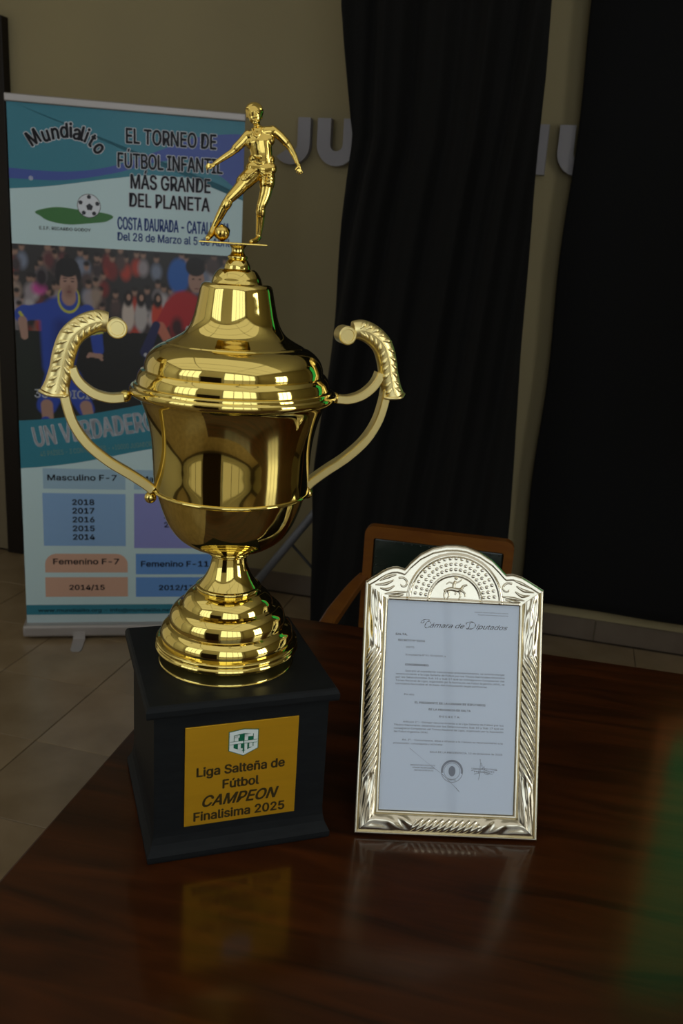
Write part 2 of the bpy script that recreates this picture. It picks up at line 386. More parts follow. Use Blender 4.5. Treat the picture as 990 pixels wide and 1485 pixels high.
# dark board added behind the camera for the dark shape mirrored in the bowl
d2 = bpy.data.objects.new('added_dark_board', None); COL.objects.link(d2); d2['kind'] = 'structure'; d2.location = wp(0, DEP); d2.rotation_euler = (0, 0, WA)
box('door_leaf', -0.38, 0.76, .004, .05, 0.005, 1.70, BOARDM, d2, .01)

# raised wall letters
def letter(pts_list, label, s, z, w=None):
    bm = bmesh.new()
    for pts in pts_list:
        a = [bm.verts.new((p[0], -.045, p[1])) for p in pts]; f = bm.faces.new(a)
        r = bmesh.ops.extrude_face_region(bm, geom=[f])
        for v in r['geom']:
            if isinstance(v, bmesh.types.BMVert): v.co.y = -.012
    # standoff pins
    for pts in pts_list:
        cx = pts[1][0]; cz = pts[1][1]
    obj_ = None
    me_o = obj('wall_letter', bm, LETM)
    me_o.location = wp(s, 0, z); me_o.rotation_euler = (0, 0, WA)
    tag(me_o, label, 'letter', 'grey raised letters on the back wall'); return me_o
def U_pts(w, h, t, n=14):
    ro = w / 2; out = []
    out += [(0, h), (0, ro)]
    out += [(ro - ro * cos(pi * k / n), ro - ro * sin(pi * k / n)) for k in range(1, n)]
    out += [(w, ro), (w, h), (w - t, h), (w - t, ro)]
    ri = ro - t
    out += [(ro + ri * cos(pi * k / n), ro - ri * 0.95 * sin(pi * k / n)) for k in range(1, n)]
    out += [(t, ro), (t, h)]
    return out
def J_pts(w, h, t, n=14):
    ro = w / 2 + .004; out = [(w, h), (w - t, h), (w - t, ro)]; ri = ro - t; cx = w - ro
    out += [(cx + ri * cos(pi * k / n), ro - ri * sin(pi * k / n)) for k in range(1, int(n * .8))]
    e = int(n * .8)
    out += [(cx + ro * cos(pi * k / n), ro - ro * sin(pi * k / n)) for k in range(e, 0, -1)] + [(w, ro)]
    return out
h = .178; zL = TZ + 1.109
letter([J_pts(.148, h, .052)], 'grey raised letter J, first letter left of the black curtain', -.365, zL)
letter([U_pts(.162, h, .055)], 'grey raised letter U, half hidden by the left edge of the black curtain', -.187, zL)
letter([[(0, 0), (0, h), (.05, h), (.105, .08), (.105, h), (.152, h), (.152, 0), (.105, 0), (.047, .095), (.047, 0)]],
       'grey raised letter stem peeking out at the right edge of the folded curtain', .565, zL)
letter([U_pts(.165, h, .058)], 'grey raised letter with rounded foot beside the flat black backdrop', .757, zL)

# curtains
def curtain(name, s0, s1, z0, z1, d, folds, amp, lean, label, m, edge=None, ns=220, nz=60, th=.003):
    verts = []; faces = []
    for j in range(nz + 1):
        z = z0 + (z1 - z0) * j / nz
        for i in range(ns + 1):
            t = i / ns
            a, b = edge(z) if edge else (s0, s1)
            s = a + (b - a) * t
            q = t + lean * (z - 1.9)
            y = amp * (sin(2 * pi * folds * q) + .45 * sin(2 * pi * folds * 2.3 * q + 1.3 + .5 * z) + .3 * sin(2 * pi * folds * .37 * q + 2 + z))
            y *= (.55 + .45 * sin(5.1 * q + .8) ** 2)
            verts.append((s, y, z))
    for j in range(nz):
        for i in range(ns):
            k = j * (ns + 1) + i; faces.append((k, k + 1, k + ns + 2, k + ns + 1))
    me = bpy.data.meshes.new(name); me.from_pydata(verts, [], faces); me.polygons.foreach_set('use_smooth', [True] * len(faces))
    r = thing(name, label, 'curtain', wp(0, d), (0, 0, WA))
    o = new_obj('cloth', me, m, r)
    md = o.modifiers.new('s', 'SOLIDIFY'); md.thickness = th
    # rod with finials and brackets back to the wall
    bm = bmesh.new(); tube(bm, [(s0 - .01, 0, z1 + .014), (s1 + .01, 0, z1 + .014)], .011, 14)
    obj('curtain_rod', bm, DARKW, r, True)
    for sx in (s0 + .06, s1 - .06):
        bm = bmesh.new(); tube(bm, [(sx, 0, z1 + .02), (sx, 0, CEIL - .001)], .006, 8); obj('ceiling_hanger', bm, DARKW, r, True)
    return r
def edgeA(z):
    Z = [0, .11, .66, 1.05, 1.28, 1.49, 1.65, 1.83, 1.93, 1.99, 2.15, 2.36, 3.0]
    L_ = [.008, .008, -.005, .0257, .0323, .0363, .0405, .0534, .0647, .0547, .0327, .0017, -.03]
    R_ = [.775, .772, .762, .742, .73, .722, .716, .711, .7095, .7095, .7095, .7008, .70]
    return float(np.interp(z, Z, L_)), float(np.interp(z, Z, R_))
curtain('black_curtain', 0.0, .75, 0.012, 2.98, .45, 4.2, .028, -.15, 'tall gathered black curtain with slanting folds between the raised letters', BLK, edgeA)
curtain('backdrop_curtain', .82, 2.9, TZ - .600, 2.98, .07, 2.2, .007, -.02, 'wide flat black backdrop curtain hanging along the right of the back wall', BLK2, lambda z: (.819 + .006 * sin(7 * z), 2.9))

# ================================================================== TRIPOD STAND behind the curtain
tp = thing('tripod_stand', 'grey metal tripod stand half hidden between the trophy and the black curtain', 'stand', wp(.06, .215), (0, 0, WA))
hub = Vector((0, 0, .585 + .0)); 
tb = bmesh.new(); tube(tb, [(0, 0, .10), (0, 0, 1.25)], .0175, 16); obj('pole', tb, TUBEM, tp, True, sharp=40)
tb = bmesh.new(); tube(tb, [(0, 0, .56), (0, 0, .64)], .026, 16); obj('upper_collar', tb, TUBED, tp, True, sharp=40)
tb = bmesh.new(); tube(tb, [(0, 0, .10), (0, 0, .15)], .024, 16); obj('lower_collar', tb, TUBED, tp, True, sharp=40)
for (ex, ey) in ((-.437, -.02), (.24, -.14), (.16, .16)):
    a = Vector((0, 0, .615)); f = Vector((ex, ey, .022)); dirv = (f - a)
    tb = bmesh.new(); tube(tb, [a + Vector((ex, ey, 0)).normalized() * .02, f], .0180, 14); lg = obj('leg', tb, TUBEM, tp, True, sharp=40)
    tb = bmesh.new(); tube(tb, [f - dirv.normalized() * .03, f + Vector((0, 0, -.001))], .0205, 14); obj('rubber_foot', tb, TUBED, lg, True, sharp=40)
    mid = a + dirv * .5
    tb = bmesh.new(); tube(tb, [mid, (ex * .04, ey * .04, .12)], .0065, 8); obj('brace', tb, TUBED, tp, True)

# ================================================================== CHAIR
ch = thing('wooden_armchair', 'orange-brown wooden armchair with dark green leather back behind the table', 'chair', (0.256, 2.215, 0), (0, 0, -.18))
Wc = .384; top = .865; tl = -.06
def rrect(w0, w1, z0, z1, r, n=6):
    out = []
    for (cx, cz, a0) in ((w1 - r, z1 - r, 0), (w0 + r, z1 - r, pi / 2), (w0 + r, z0 + r, pi), (w1 - r, z0 + r, 1.5 * pi)):
        for k in range(n + 1): out.append((cx + r * cos(a0 + k * pi / 2 / n), cz + r * sin(a0 + k * pi / 2 / n)))
    return out
def ring_plate(bm, O, I, y0, y1):
    n = len(O); V = [[bm.verts.new((p[0], y, p[1])) for p in L_] for y in (y0, y1) for L_ in (O, I)]
    for k in range(n):
        k2 = (k + 1) % n
        bm.faces.new((V[0][k], V[0][k2], V[1][k2], V[1][k])); bm.faces.new((V[2][k], V[3][k], V[3][k2], V[2][k2]))
        bm.faces.new((V[0][k], V[2][k], V[2][k2], V[0][k2])); bm.faces.new((V[1][k], V[1][k2], V[3][k2], V[3][k]))
bm = bmesh.new(); ring_plate(bm, rrect(-Wc / 2, Wc / 2, .50, top, .022), rrect(-Wc / 2 + .024, Wc / 2 - .024, .53, top - .032, .006), -.014, .014)
bmesh.ops.bevel(bm, geom=[e for e in bm.edges if e.calc_face_angle(0) > .8], offset=.003, segments=2, affect='EDGES')
obj('back_frame', bm, CHW, ch)
bm = bmesh.new(); bx(bm, -Wc / 2 + .024, Wc / 2 - .024, -.010, .010, .53, top - .032, .006, 3); pad = obj('backrest', bm, LEATH, ch, True, sharp=50)
st = bmesh.new()
for k in range(15):
    x = -Wc / 2 + .034 + k * (Wc - .068) / 14; ball(st, (x, -.0115, top - .040), .0028, 8); ball(st, (x, -.0115, .54), .0028, 8)
for k in range(1, 13):
    z = .54 + k * (top - .580) / 13; ball(st, (-Wc / 2 + .034, -.0115, z), .0028, 8); ball(st, (Wc / 2 - .034, -.0115, z), .0028, 8)
obj('upholstery_nails', st, LEATH, pad, True)
bm = bmesh.new(); bx(bm, -.215, .215, -.40, .02, .405, .455, .018, 3); obj('seat', bm, LEATH, ch, True, sharp=50)
bm = bmesh.new(); bx(bm, -.21, .21, -.39, .01, .35, .405, .004); obj('seat_frame', bm, CHW, ch)
for sx in (-1, 1):
    bm = bmesh.new(); tube(bm, catmull([(sx * (Wc / 2 - .010), 0, .52), (sx * .19, .01, .36), (sx * .195, .05, .001)], 6), lerp_list([.015, .018, .014], 6), square=True); obj('leg', bm, CHW, ch)
    bm = bmesh.new(); tube(bm, catmull([(sx * .19, -.37, .35), (sx * .19, -.375, .17), (sx * .185, -.37, .001)], 6), lerp_list([.019, .017, .013], 6), square=True); obj('leg', bm, CHW, ch)
    bm = bmesh.new(); tube(bm, catmull([(sx * (Wc / 2 - .004), 0, .72), (sx * .205, -.06, .705), (sx * .225, -.20, .688), (sx * .235, -.315, .675)], 6), lerp_list([.013, .016, .019, .017], 6), flat=.62, square=True, side=(0, 0, 1)); obj('armrest', bm, CHW, ch)
    bm = bmesh.new(); tube(bm, catmull([(sx * .230, -.29, .672), (sx * .222, -.27, .55), (sx * .205, -.30, .40)], 6), .014, square=True); obj('arm_post', bm, CHW, ch)

# ================================================================== TABLE
TA = -.1984
tbl = thing('conference_table', 'large dark red-brown varnished wooden table under the trophy and frame', 'table', (-.2166, 1.8787, 0), (0, 0, TA))
TL, TD = 2.3, 1.46
box('tabletop', 0, TL, -TD, 0, TZ - .038, TZ, TABM, tbl, .004)
bm = bmesh.new()
for a in ((.08, TL - .08, -.10, -.08), (.08, TL - .08, -TD + .08, -TD + .10)): bx(bm, a[0], a[1], a[2], a[3], TZ - .13, TZ - .038)
for a in ((.08, .10), (TL - .10, TL - .08)): bx(bm, a[0], a[1], -TD + .10, -.10, TZ - .13, TZ - .038)
obj('apron', bm, TABM, tbl)
for (x, y) in ((.11, -.11), (TL - .11, -.11), (.11, -TD + .11), (TL - .11, -TD + .11)):
    bm = bmesh.new(); tube(bm, [(x, y, TZ - .038), (x, y, TZ - .16), (x, y, .001)], [.036, .036, .024], square=True); obj('leg', bm, TABM, tbl)

# ================================================================== TROPHY
TX, TY, TYAW = -.1489, 1.1581, .3435
tr = thing('trophy', 'tall gold two-handled football trophy cup on a black square plinth', 'trophy', (TX, TY, TZ), (0, 0, TYAW))
PH = .2304
bm = bmesh.new()
def frustum(bm, lv):
    rings = [[bm.verts.new((sx * h_, sy * h_, z)) for sx, sy in ((-1, -1), (1, -1), (1, 1), (-1, 1))] for h_, z in lv]
    for a, b in zip(rings, rings[1:]):
        for k in range(4): bm.faces.new((a[k], a[(k + 1) % 4], b[(k + 1) % 4], b[k]))
    bm.faces.new(rings[0][::-1]); bm.faces.new(rings[-1])
frustum(bm, [(.1245, .0006), (.1255, .004), (.1255, .010), (.1225, .016), (.1190, .024), (.1168, .034), (.1160, .045), (.1160, .2085), (.1185, .2105), (.1200, .2125)])
obj('plinth_body', bm, PLINTH, tr)
bm = bmesh.new(); frustum(bm, [(.1200, .2125), (.1262, .2135), (.1272, .2165), (.1272, .2235), (.1250, .2285), (.1225, PH)]); obj('plinth_cap', bm, PLINTH, tr)
# plaque
plq = box('plaque', -.0766, .0747, -.1178, -.1160, .0454, .1920, PLAQUE, tr, .0004)
py = -.1181; PX0, PX1, PZ0, PZ1 = -.0766, .0747, .0454, .192; pw = PX1 - PX0; ph = PZ1 - PZ0
pxf = lambda f: PX0 + f * pw
pzf = lambda f: PZ1 - f * ph
text(plq, 'Liga Salteña de', (pxf(.105), pzf(.50)), (pxf(.885), pzf(.50)), .0128, py, ENGR, .034)
text(plq, 'Fútbol', (pxf(.335), pzf(.65)), (pxf(.655), pzf(.65)), .0128, py, ENGR, .034)
text(plq, 'CAMPEON', (pxf(.16), pzf(.815)), (pxf(.84), pzf(.815)), .0158, py, ENGR, .030, .35)
text(plq, 'Finalisima 2025', (pxf(.085), pzf(.955)), (pxf(.90), pzf(.955)), .0128, py, ENGR, .034)
ec = pxf(.507); ez = pzf(.20); ew = .0190; eh = .0195
shield = lambda k: [(ec - ew * k, ez + eh * k * .82), (ec, ez + eh * k * .95), (ec + ew * k, ez + eh * k * .82), (ec + ew * k, ez - eh * k * .55), (ec, ez - eh * k), (ec - ew * k, ez - eh * k * .55)]
poly('emblem', shield(1.06), py + .0001, EMG, plq); poly('emblem', shield(1.0), py - .0001, EMW, plq)
poly('emblem', shield(.70), py - .0003, EMG, plq)
def er(x0, x1, z0, z1, m=EMW, y=py - .0005): poly('emblem', [(ec + x0 * ew, ez + z0 * eh), (ec + x1 * ew, ez + z0 * eh), (ec + x1 * ew, ez + z1 * eh), (ec + x0 * ew, ez + z1 * eh)], y, m, plq)
er(-.95, .95, -.08, .10)                      # band across
er(-.66, -.38, .10, .52); er(-.66, -.30, .38, .56)      # left upper block
er(.06, .30, .0, .60); er(.06, .64, .40, .60)    # right letter
er(-.38, -.06, -.62, -.45); er(-.40, -.20, -.60, -.1); er(.06, .26, -.62, -.1); er(.40, .64, -.42, .0)
er(-.03, .03, -.80, .60, EMG, py - .0007); er(-.95, .95, -.11, -.08, EMG, py - .0007); er(-.95, .95, .10, .13, EMG, py - .0007)

foot = [[(0, PH + .0004), (.094, PH + .0004)], [(.094, PH + .0004), (.0925, .2330), (.0928, .2420), (.0940, .2480)], [(.0940, .2480), (.0978, .2495), (.0992, .2522), (.0984, .2548)],
        [(.0984, .2548), (.0962, .2568), (.0978, .2592), (.0976, .2615), (.0952, .2632)], [(.0952, .2632), (.0915, .2640)], [(.0915, .2640), (.0920, .2710), (.0890, .2790), (.0840, .2842)],
        [(.0840, .2842), (.0800, .2862)], [(.0800, .2862), (.0798, .2940), (.0765, .3030), (.0705, .3096), (.0660, .3116)], [(.0660, .3116), (.0625, .3135)],
        [(.0625, .3135), (.0605, .3195), (.0560, .3262), (.0500, .3312), (.0455, .3332)], [(.0455, .3332), (.0432, .3345)], [(.0432, .3345), (.0446, .3368), (.0440, .3398), (.0405, .3408)],
        [(.0405, .3408), (.0355, .3475), (.0308, .3550), (.0268, .3640), (.0243, .3740), (.0236, .3820)], [(.0236, .3820), (.0262, .3832), (.0268, .3850), (.0250, .3862)]]
bm = bmesh.new(); lathe(bm, foot); obj('foot', bm, GOLD, tr, True)
bowl = [[(.0250, .3862), (.0300, .3868), (.0312, .3885), (.0300, .3905)], [(.0300, .3905), (.0330, .3920), (.0345, .3930)],
        [(.0345, .3930), (.0460, .3958), (.0590, .4020), (.0725, .4130), (.0830, .4285), (.0900, .4450), (.0955, .4620), (.0985, .4725)],
        [(.0985, .4725), (.1018, .4735), (.1038, .4757), (.1030, .4780), (.1012, .4790)],
        [(.1012, .4790), (.1022, .4950), (.1030, .5150), (.1045, .5385), (.1080, .5600), (.1130, .5780), (.1190, .5925), (.1235, .5985)],
        [(.1235, .5985), (.1290, .5995), (.1322, .6035), (.1322, .6080), (.1300, .6108)], [(.1300, .6108), (.1240, .6112)]]
bm = bmesh.new(); lathe(bm, bowl, 160); obj('bowl', bm, GOLD, tr, True)
lid = [[(.1275, .6110), (.1268, .6140), (.1235, .6155)], [(.1235, .6155), (.1232, .6195), (.1215, .6260), (.1178, .6312)], [(.1178, .6312), (.1140, .6325)],
       [(.1140, .6325), (.1136, .6400), (.1100, .6490), (.1030, .6572), (.0945, .6630), (.0880, .6655)], [(.0880, .6655), (.0862, .6672), (.0840, .6682)],
       [(.0840, .6682), (.0740, .6735), (.0640, .6800), (.0570, .6900), (.0525, .7020), (.0495, .7150), (.0470, .7270), (.0452, .7360), (.0430, .7400), (.0400, .7418)],
       [(.0400, .7418), (.0320, .7422)], [(.0320, .7422), (.0308, .7450), (.0290, .7500), (.0250, .7560), (.0215, .7588)], [(.0215, .7588), (.0165, .7594)],
       [(.0165, .7594), (.0155, .7640), (.0130, .7690), (.0112, .7710)], [(.0112, .7710), (.0124, .7725), (.0120, .7745), (.0100, .7755)],
       [(.0100, .7755), (.0080, .7790), (.0078, .7830), (.0095, .7862), (.0115, .7880)], [(.0115, .7880), (0, .7882)]]
bm = bmesh.new(); lathe(bm, lid); obj('lid', bm, GOLD, tr, True)
# handles (local x = handle plane)
def handle(sx):
    P = lambda u, z, y=0: (sx * u, y, z)
    root_pts = catmull([P(.158, .6885), P(.170, .6895), P(.186, .6830), P(.2005, .6700), (P(.2085, .6510)), P(.2130, .6310), P(.2178, .6130), P(.2215, .6020)], 8)
    rr = lerp_list([.0120, .0135, .0140, .0142, .0140, .0138, .0148, .0165], 8)
    bm = bmesh.new(); tube(bm, root_pts, rr, 20, flat=.80, side=(0, 1, 0))
    # scroll end: short drum lying across the handle plane
    c = Vector(P(.1475, .6825)); prof = [(-.0130, .0085), (-.0130, .0108), (-.0115, .0122), (.0115, .0122), (.0130, .0108), (.0130, .0085), (.0118, .0080)]
    def drum():
        N_ = 28; rings = []
        for y, r in [(-.0118, 0.0001), (-.0118, .0080)] + prof + [(.0118, .0001)]:
            rings.append([bm.verts.new(c + Vector((r * cos(2 * pi * k / N_), y, r * sin(2 * pi * k / N_)))) for k in range(N_)])
        for a, b in zip(rings, rings[1:]):
            for k in range(N_): bm.faces.new((a[k], a[(k + 1) % N_], b[(k + 1) % N_], b[k]))
    drum()
    hd = obj('handle', bm, GOLDH, tr, True, sharp=38)
    bm = bmesh.new()
    pts = catmull([P(.2005, .6330), P(.1965, .6225), P(.1880, .6115), P(.1740, .6015), P(.1560, .5965), P(.1400, .5975)], 6)
    tube(bm, pts, .0058, flat=1.45, square=True, side=(0, 1, 0)); obj('upper_strap', bm, GOLDH, hd)
    bm = bmesh.new()
    pts = catmull([P(.2110, .6100), P(.2085, .5920), P(.2010, .5660), P(.1850, .5400), P(.1600, .5170), P(.1320, .4985), P(.1130, .4850), P(.1045, .4775)], 6)
    tube(bm, pts, .0060, flat=1.40, square=True, side=(0, 1, 0)); obj('lower_strap', bm, GOLDH, hd)
    bm = bmesh.new(); ball(bm, P(.1375, .5985), .0078, 20); obj('ball_finial', bm, GOLD, hd, True)
    bm = bmesh.new(); ball(bm, P(.1062, .4665), .0078, 20); tube(bm, [P(.1045, .4785), P(.1060, .4700)], .0045, 10); obj('ball_finial', bm, GOLD, hd, True)
    # acanthus relief on both faces
    bm = bmesh.new(); npt = len(root_pts)
    for face in (-1, 1):
        for k in range(11):
            i_ = 5 + int(k * (npt - 12) / 10.6); p = root_pts[i_]; t = (root_pts[min(i_ + 1, npt - 1)] - root_pts[i_ - 1]).normalized()
            nrm = Vector((-t.z, 0, t.x)); r = rr[i_]
            for side, ln in ((1, .0135), (-1, .012)):
                a = p + Vector((0, face * r * .70, 0)) + nrm * side * r * .12
                b = p + Vector((0, face * r * .58, 0)) + nrm * side * r * .52 + t * ln * .45
                c_ = p + Vector((0, face * r * .34, 0)) + nrm * side * r * .80 + t * ln * .9
                tube(bm, catmull([a, b, c_], 4), lerp_list([.0012, .0038 - .0006 * (k % 2), .0010], 4), 8)
        tube(bm, [p_ + Vector((0, face * r_ * .74, 0)) for p_, r_ in list(zip(root_pts, rr))[6:-3]], .0012, 6)
    # flared lower lip of the leaf
    e = root_pts[-1]
    tube(bm, catmull([e + Vector((sx * .017, 0, .0025)), e + Vector((sx * .006, -.013, -.001)), e + Vector((-sx * .012, -.010, -.002)), e + Vector((-sx * .016, 0, -.001)), e + Vector((-sx * .012, .010, -.002)), e + Vector((sx * .006, .013, -.001)), e + Vector((sx * .017, 0, .0025))], 5), .0022, 8)
    obj('leaf_ornament', bm, GOLDH, hd, True)
handle(-1); handle(1)

# --- figurine: local frame turned to face the camera
fig_rot = .13 - TYAW
def remeshed(bm, voxel, smooth_it=2):
    me = bpy.data.meshes.new('t'); bm.to_mesh(me); bm.free(); o = bpy.data.objects.new('t', me); COL.objects.link(o)
    md = o.modifiers.new('r', 'REMESH'); md.mode = 'VOXEL'; md.voxel_size = voxel; md.use_smooth_shade = True
    if smooth_it: ms = o.modifiers.new('s', 'SMOOTH'); ms.factor = .5; ms.iterations = smooth_it
    dg = bpy.context.evaluated_depsgraph_get(); dg.update(); r = bpy.data.meshes.new_from_object(o.evaluated_get(dg)); bpy.data.objects.remove(o); return r
def limb(bm, pts, rads, n=5, seg=14, flat=1.0):
    P = catmull(pts, n); R = lerp_list(rads, n); tube(bm, P, R, seg, flat=flat, side=(0, 1, 0) if flat != 1 else None)
    ball(bm, P[0], R[0] * .99, 12, (1, flat, 1)); ball(bm, P[-1], R[-1] * .99, 12, (1, flat, 1))
bm = bmesh.new()
# torso (u, depth, z); depth negative = towards the viewer
limb(bm, [(.0262, .001, .8760), (.0265, .0005, .8860), (.0250, -.001, .8960), (.0225, -.001, .9080), (.0215, -.0005, .9160)], [.0126, .0122, .0132, .0145, .0110], 5, 18, .74)
for (a, b, r) in (((.0105, -.001, .9130), (.0360, -.001, .9205), .0066), ((.0130, -.0015, .9060), (.0330, -.0015, .9110), .0078), ((.0165, .0, .8880), (.0345, .0, .8890), .0072)):
    limb(bm, [a, ((a[0] + b[0]) / 2, a[1], (a[2] + b[2]) / 2 + .0012), b], [r, r * 1.12, r], 4, 14, .9)
for k in range(3):   # shirt folds
    z = .884 + k * .0075; x = .0250 - .0005 * k
    limb(bm, [(x - .0115, -.004, z + .002), (x - .002, -.0100, z - .0012), (x + .0110, -.0035, z + .0022)], [.0006, .0010, .0006], 4, 8)
limb(bm, [(.0135, -.0010, .8785), (.0260, -.0030, .8770), (.0375, -.0010, .8790)], [.0072, .0086, .0072], 5, 16, .95)
# collar
limb(bm, [(.0130, -.0045, .9215), (.0185, -.0102, .9130), (.0260, -.0055, .9235)], [.0013, .0014, .0013], 5, 8)
# neck + head
limb(bm, [(.0205, .0005, .9160), (.0180, -.0005, .9290)], [.0050, .0043], 5, 12)
ball(bm, (.0152, -.0002, .9395), .0102, 22, (.92, .98, 1.0)); ball(bm, (.0158, -.0030, .9345), .0076, 18, (.98, .88, 1.05)); ball(bm, (.0166, -.0055, .9286), .0036, 12, (1.1, .9, .8))
limb(bm, [(.0160, -.0098, .9385), (.0163, -.0118, .9345)], [.0010, .0017], 3, 8)          # nose
limb(bm, [(.0112, -.0085, .9398), (.0135, -.0098, .9402)], [.0009, .0010], 2, 8); limb(bm, [(.0180, -.0098, .9402), (.0203, -.0085, .9398)], [.0010, .0009], 2, 8)   # brows
limb(bm, [(.0140, -.0094, .9310), (.0164, -.0100, .9307), (.0188, -.0094, .9311)], [.0006, .0010, .0006], 3, 8)   # mouth
ball(bm, (.0068, .0005, .9365), .0021, 10, (.7, 1, 1.5)); ball(bm, (.0240, .0005, .9365), .0021, 10, (.7, 1, 1.5))  # ears
ball(bm, (.0150, .0032, .9420), .0112, 22, (1, .97, .90))    # hair cap
for k in range(11):
    a = -1.15 + k * .23; limb(bm, [(.0150 + .0098 * sin(a), -.0052 * cos(a) - .0012, .9438 + .001 * cos(a)), (.0150 + .0080 * sin(a), .001, .9412 + .0094 * cos(a * .75)), (.0150 + .0078 * sin(a), .0085, .9430)], [.0014, .0020, .0012], 4, 6)
# arms
limb(bm, [(.0085, 0, .9150), (.0020, -.001, .9070), (-.0060, -.0015, .8985)], [.0058, .0056, .0052], 5)       # sleeve L
limb(bm, [(-.0060, -.0015, .8985), (-.0100, -.0025, .8942), (-.0200, -.0050, .8870), (-.0300, -.0075, .8795)], [.0044, .0040, .0035, .0025], 5)
ball(bm, (-.0335, -.0085, .8772), .0031, 12, (1.15, .8, .8))
limb(bm, [(.0375, 0, .9225), (.0460, 0, .9170), (.0545, -.0005, .9095)], [.0057, .0054, .0049], 5)             # sleeve R
limb(bm, [(.0545, -.0005, .9095), (.0590, -.0010, .9045), (.0650, -.0040, .8950), (.0690, -.0065, .8865)], [.0044, .0040, .0034, .0024], 5)
ball(bm, (.0706, -.0075, .8832), .0030, 12, (.85, .75, 1.2))
# fingers
for k, (dx, dz) in enumerate(((-.0045, .0012), (-.0056, .0001), (-.0054, -.0012), (-.0044, -.0024))):
    limb(bm, [(-.0350, -.0088, .8782 - .0009 * k), (-.0350 + dx * .6, -.0096, .8780 + dz * .8 - .0006 * k), (-.0350 + dx, -.0092, .8765 + dz - .0008 * k)], [.0009, .0008, .0007], 3, 7)
limb(bm, [(-.0330, -.0100, .8760), (-.0345, -.0118, .8738), (-.0365, -.0122, .8728)], [.0011, .0009, .0007], 3, 7)
for k, (dx, dz) in enumerate(((.0032, -.0052), (.0018, -.0062), (.0002, -.0060), (-.0014, -.0048))):
    limb(bm, [(.0728 - .0012 * k, -.0080, .8808), (.0728 - .0012 * k + dx * .5, -.0086, .8808 + dz * .55), (.0728 - .0012 * k + dx * .8, -.0080, .8808 + dz)], [.0009, .0008, .0007], 3, 7)
limb(bm, [(.0690, -.0090, .8830), (.0668, -.0105, .8805), (.0662, -.0108, .8785)], [.0011, .0009, .0007], 3, 7)
# shorts
limb(bm, [(.0225, .0005, .8790), (.0140, -.001, .8700), (.0050, -.0025, .8610)], [.0098, .0103, .0098], 5, 18, .9)
limb(bm, [(.0305, .0005, .8790), (.0335, .0, .8680), (.0325, -.0005, .8600)], [.0088, .0094, .0094], 5, 18, .92)
for k in range(4):
    limb(bm, [(.0230 + .002 * k, -.0098, .8745 - .003 * k), (.0300, -.0102, .8720 - .0035 * k), (.0380, -.0075, .8735 - .004 * k)], [.0006, .0012, .0006], 4, 7)
    limb(bm, [(.0190 - .002 * k, -.0100, .8760 - .003 * k), (.0120 - .002 * k, -.0108, .8700 - .002 * k), (.0060, -.0098, .8705 - .001 * k)], [.0006, .0012, .0006], 4, 7)
# legs
limb(bm, [(.0095, -.002, .8660), (.0000, -.0050, .8535), (-.0125, -.0085, .8400)], [.0082, .0077, .0056], 6, 16)
limb(bm, [(-.0125, -.0085, .8400), (-.0185, -.0080, .8290), (-.0240, -.0060, .8180), (-.0298, -.0045, .8070)], [.0054, .0056, .0048, .0034], 6, 16)
limb(bm, [(-.0140, -.0090, .8362), (-.0165, -.0090, .8322)], [.0062, .0060], 2, 14)   # sock cuff
limb(bm, [(-.0300, -.0045, .8060), (-.0330, -.0090, .7985), (-.0365, -.0170, .7938)], [.0038, .0042, .0032], 5, 12)   # boot
limb(bm, [(.0335, 0, .8640), (.0310, -.0020, .8490), (.0262, -.0045, .8335)], [.0081, .0074, .0053], 6, 16)
limb(bm, [(.0262, -.0045, .8335), (.0262, -.0015, .8230), (.0258, .0005, .8120), (.0248, .0015, .8000)], [.0052, .0056, .0047, .0034], 6, 16)
limb(bm, [(.0262, -.0040, .8300), (.0262, -.0030, .8262)], [.0061, .0059], 2, 14)
limb(bm, [(.0248, .0020, .7985), (.0215, -.0050, .7948), (.0160, -.0125, .7928)], [.0038, .0036, .0028], 5, 12)
fm = remeshed(bm, .00062, 2)
fg = new_obj('figurine', fm, GOLDF, tr); fg.rotation_euler = (0, 0, fig_rot); fg['label'] = 'gold footballer figurine dribbling a ball on the lid'
fm.polygons.foreach_set('use_smooth', [True] * len(fm.polygons))
bm = bmesh.new(); bx(bm, -.047, .036, -.022, .016, .7883, .7905, .0008); obj('figurine_plate', bm, GOLDF, fg)
bm = bmesh.new(); q = bmesh.ops.create_icosphere(bm, subdivisions=1, radius=.0102); fcs = bmesh.ops.inset_individual(bm, faces=bm.faces[:], thickness=.0011, depth=.0007)
bmesh.ops.translate(bm, verts=bm.verts, vec=(-.0195, -.0120, .8007)); obj('football', bm, GOLDF, fg, True)

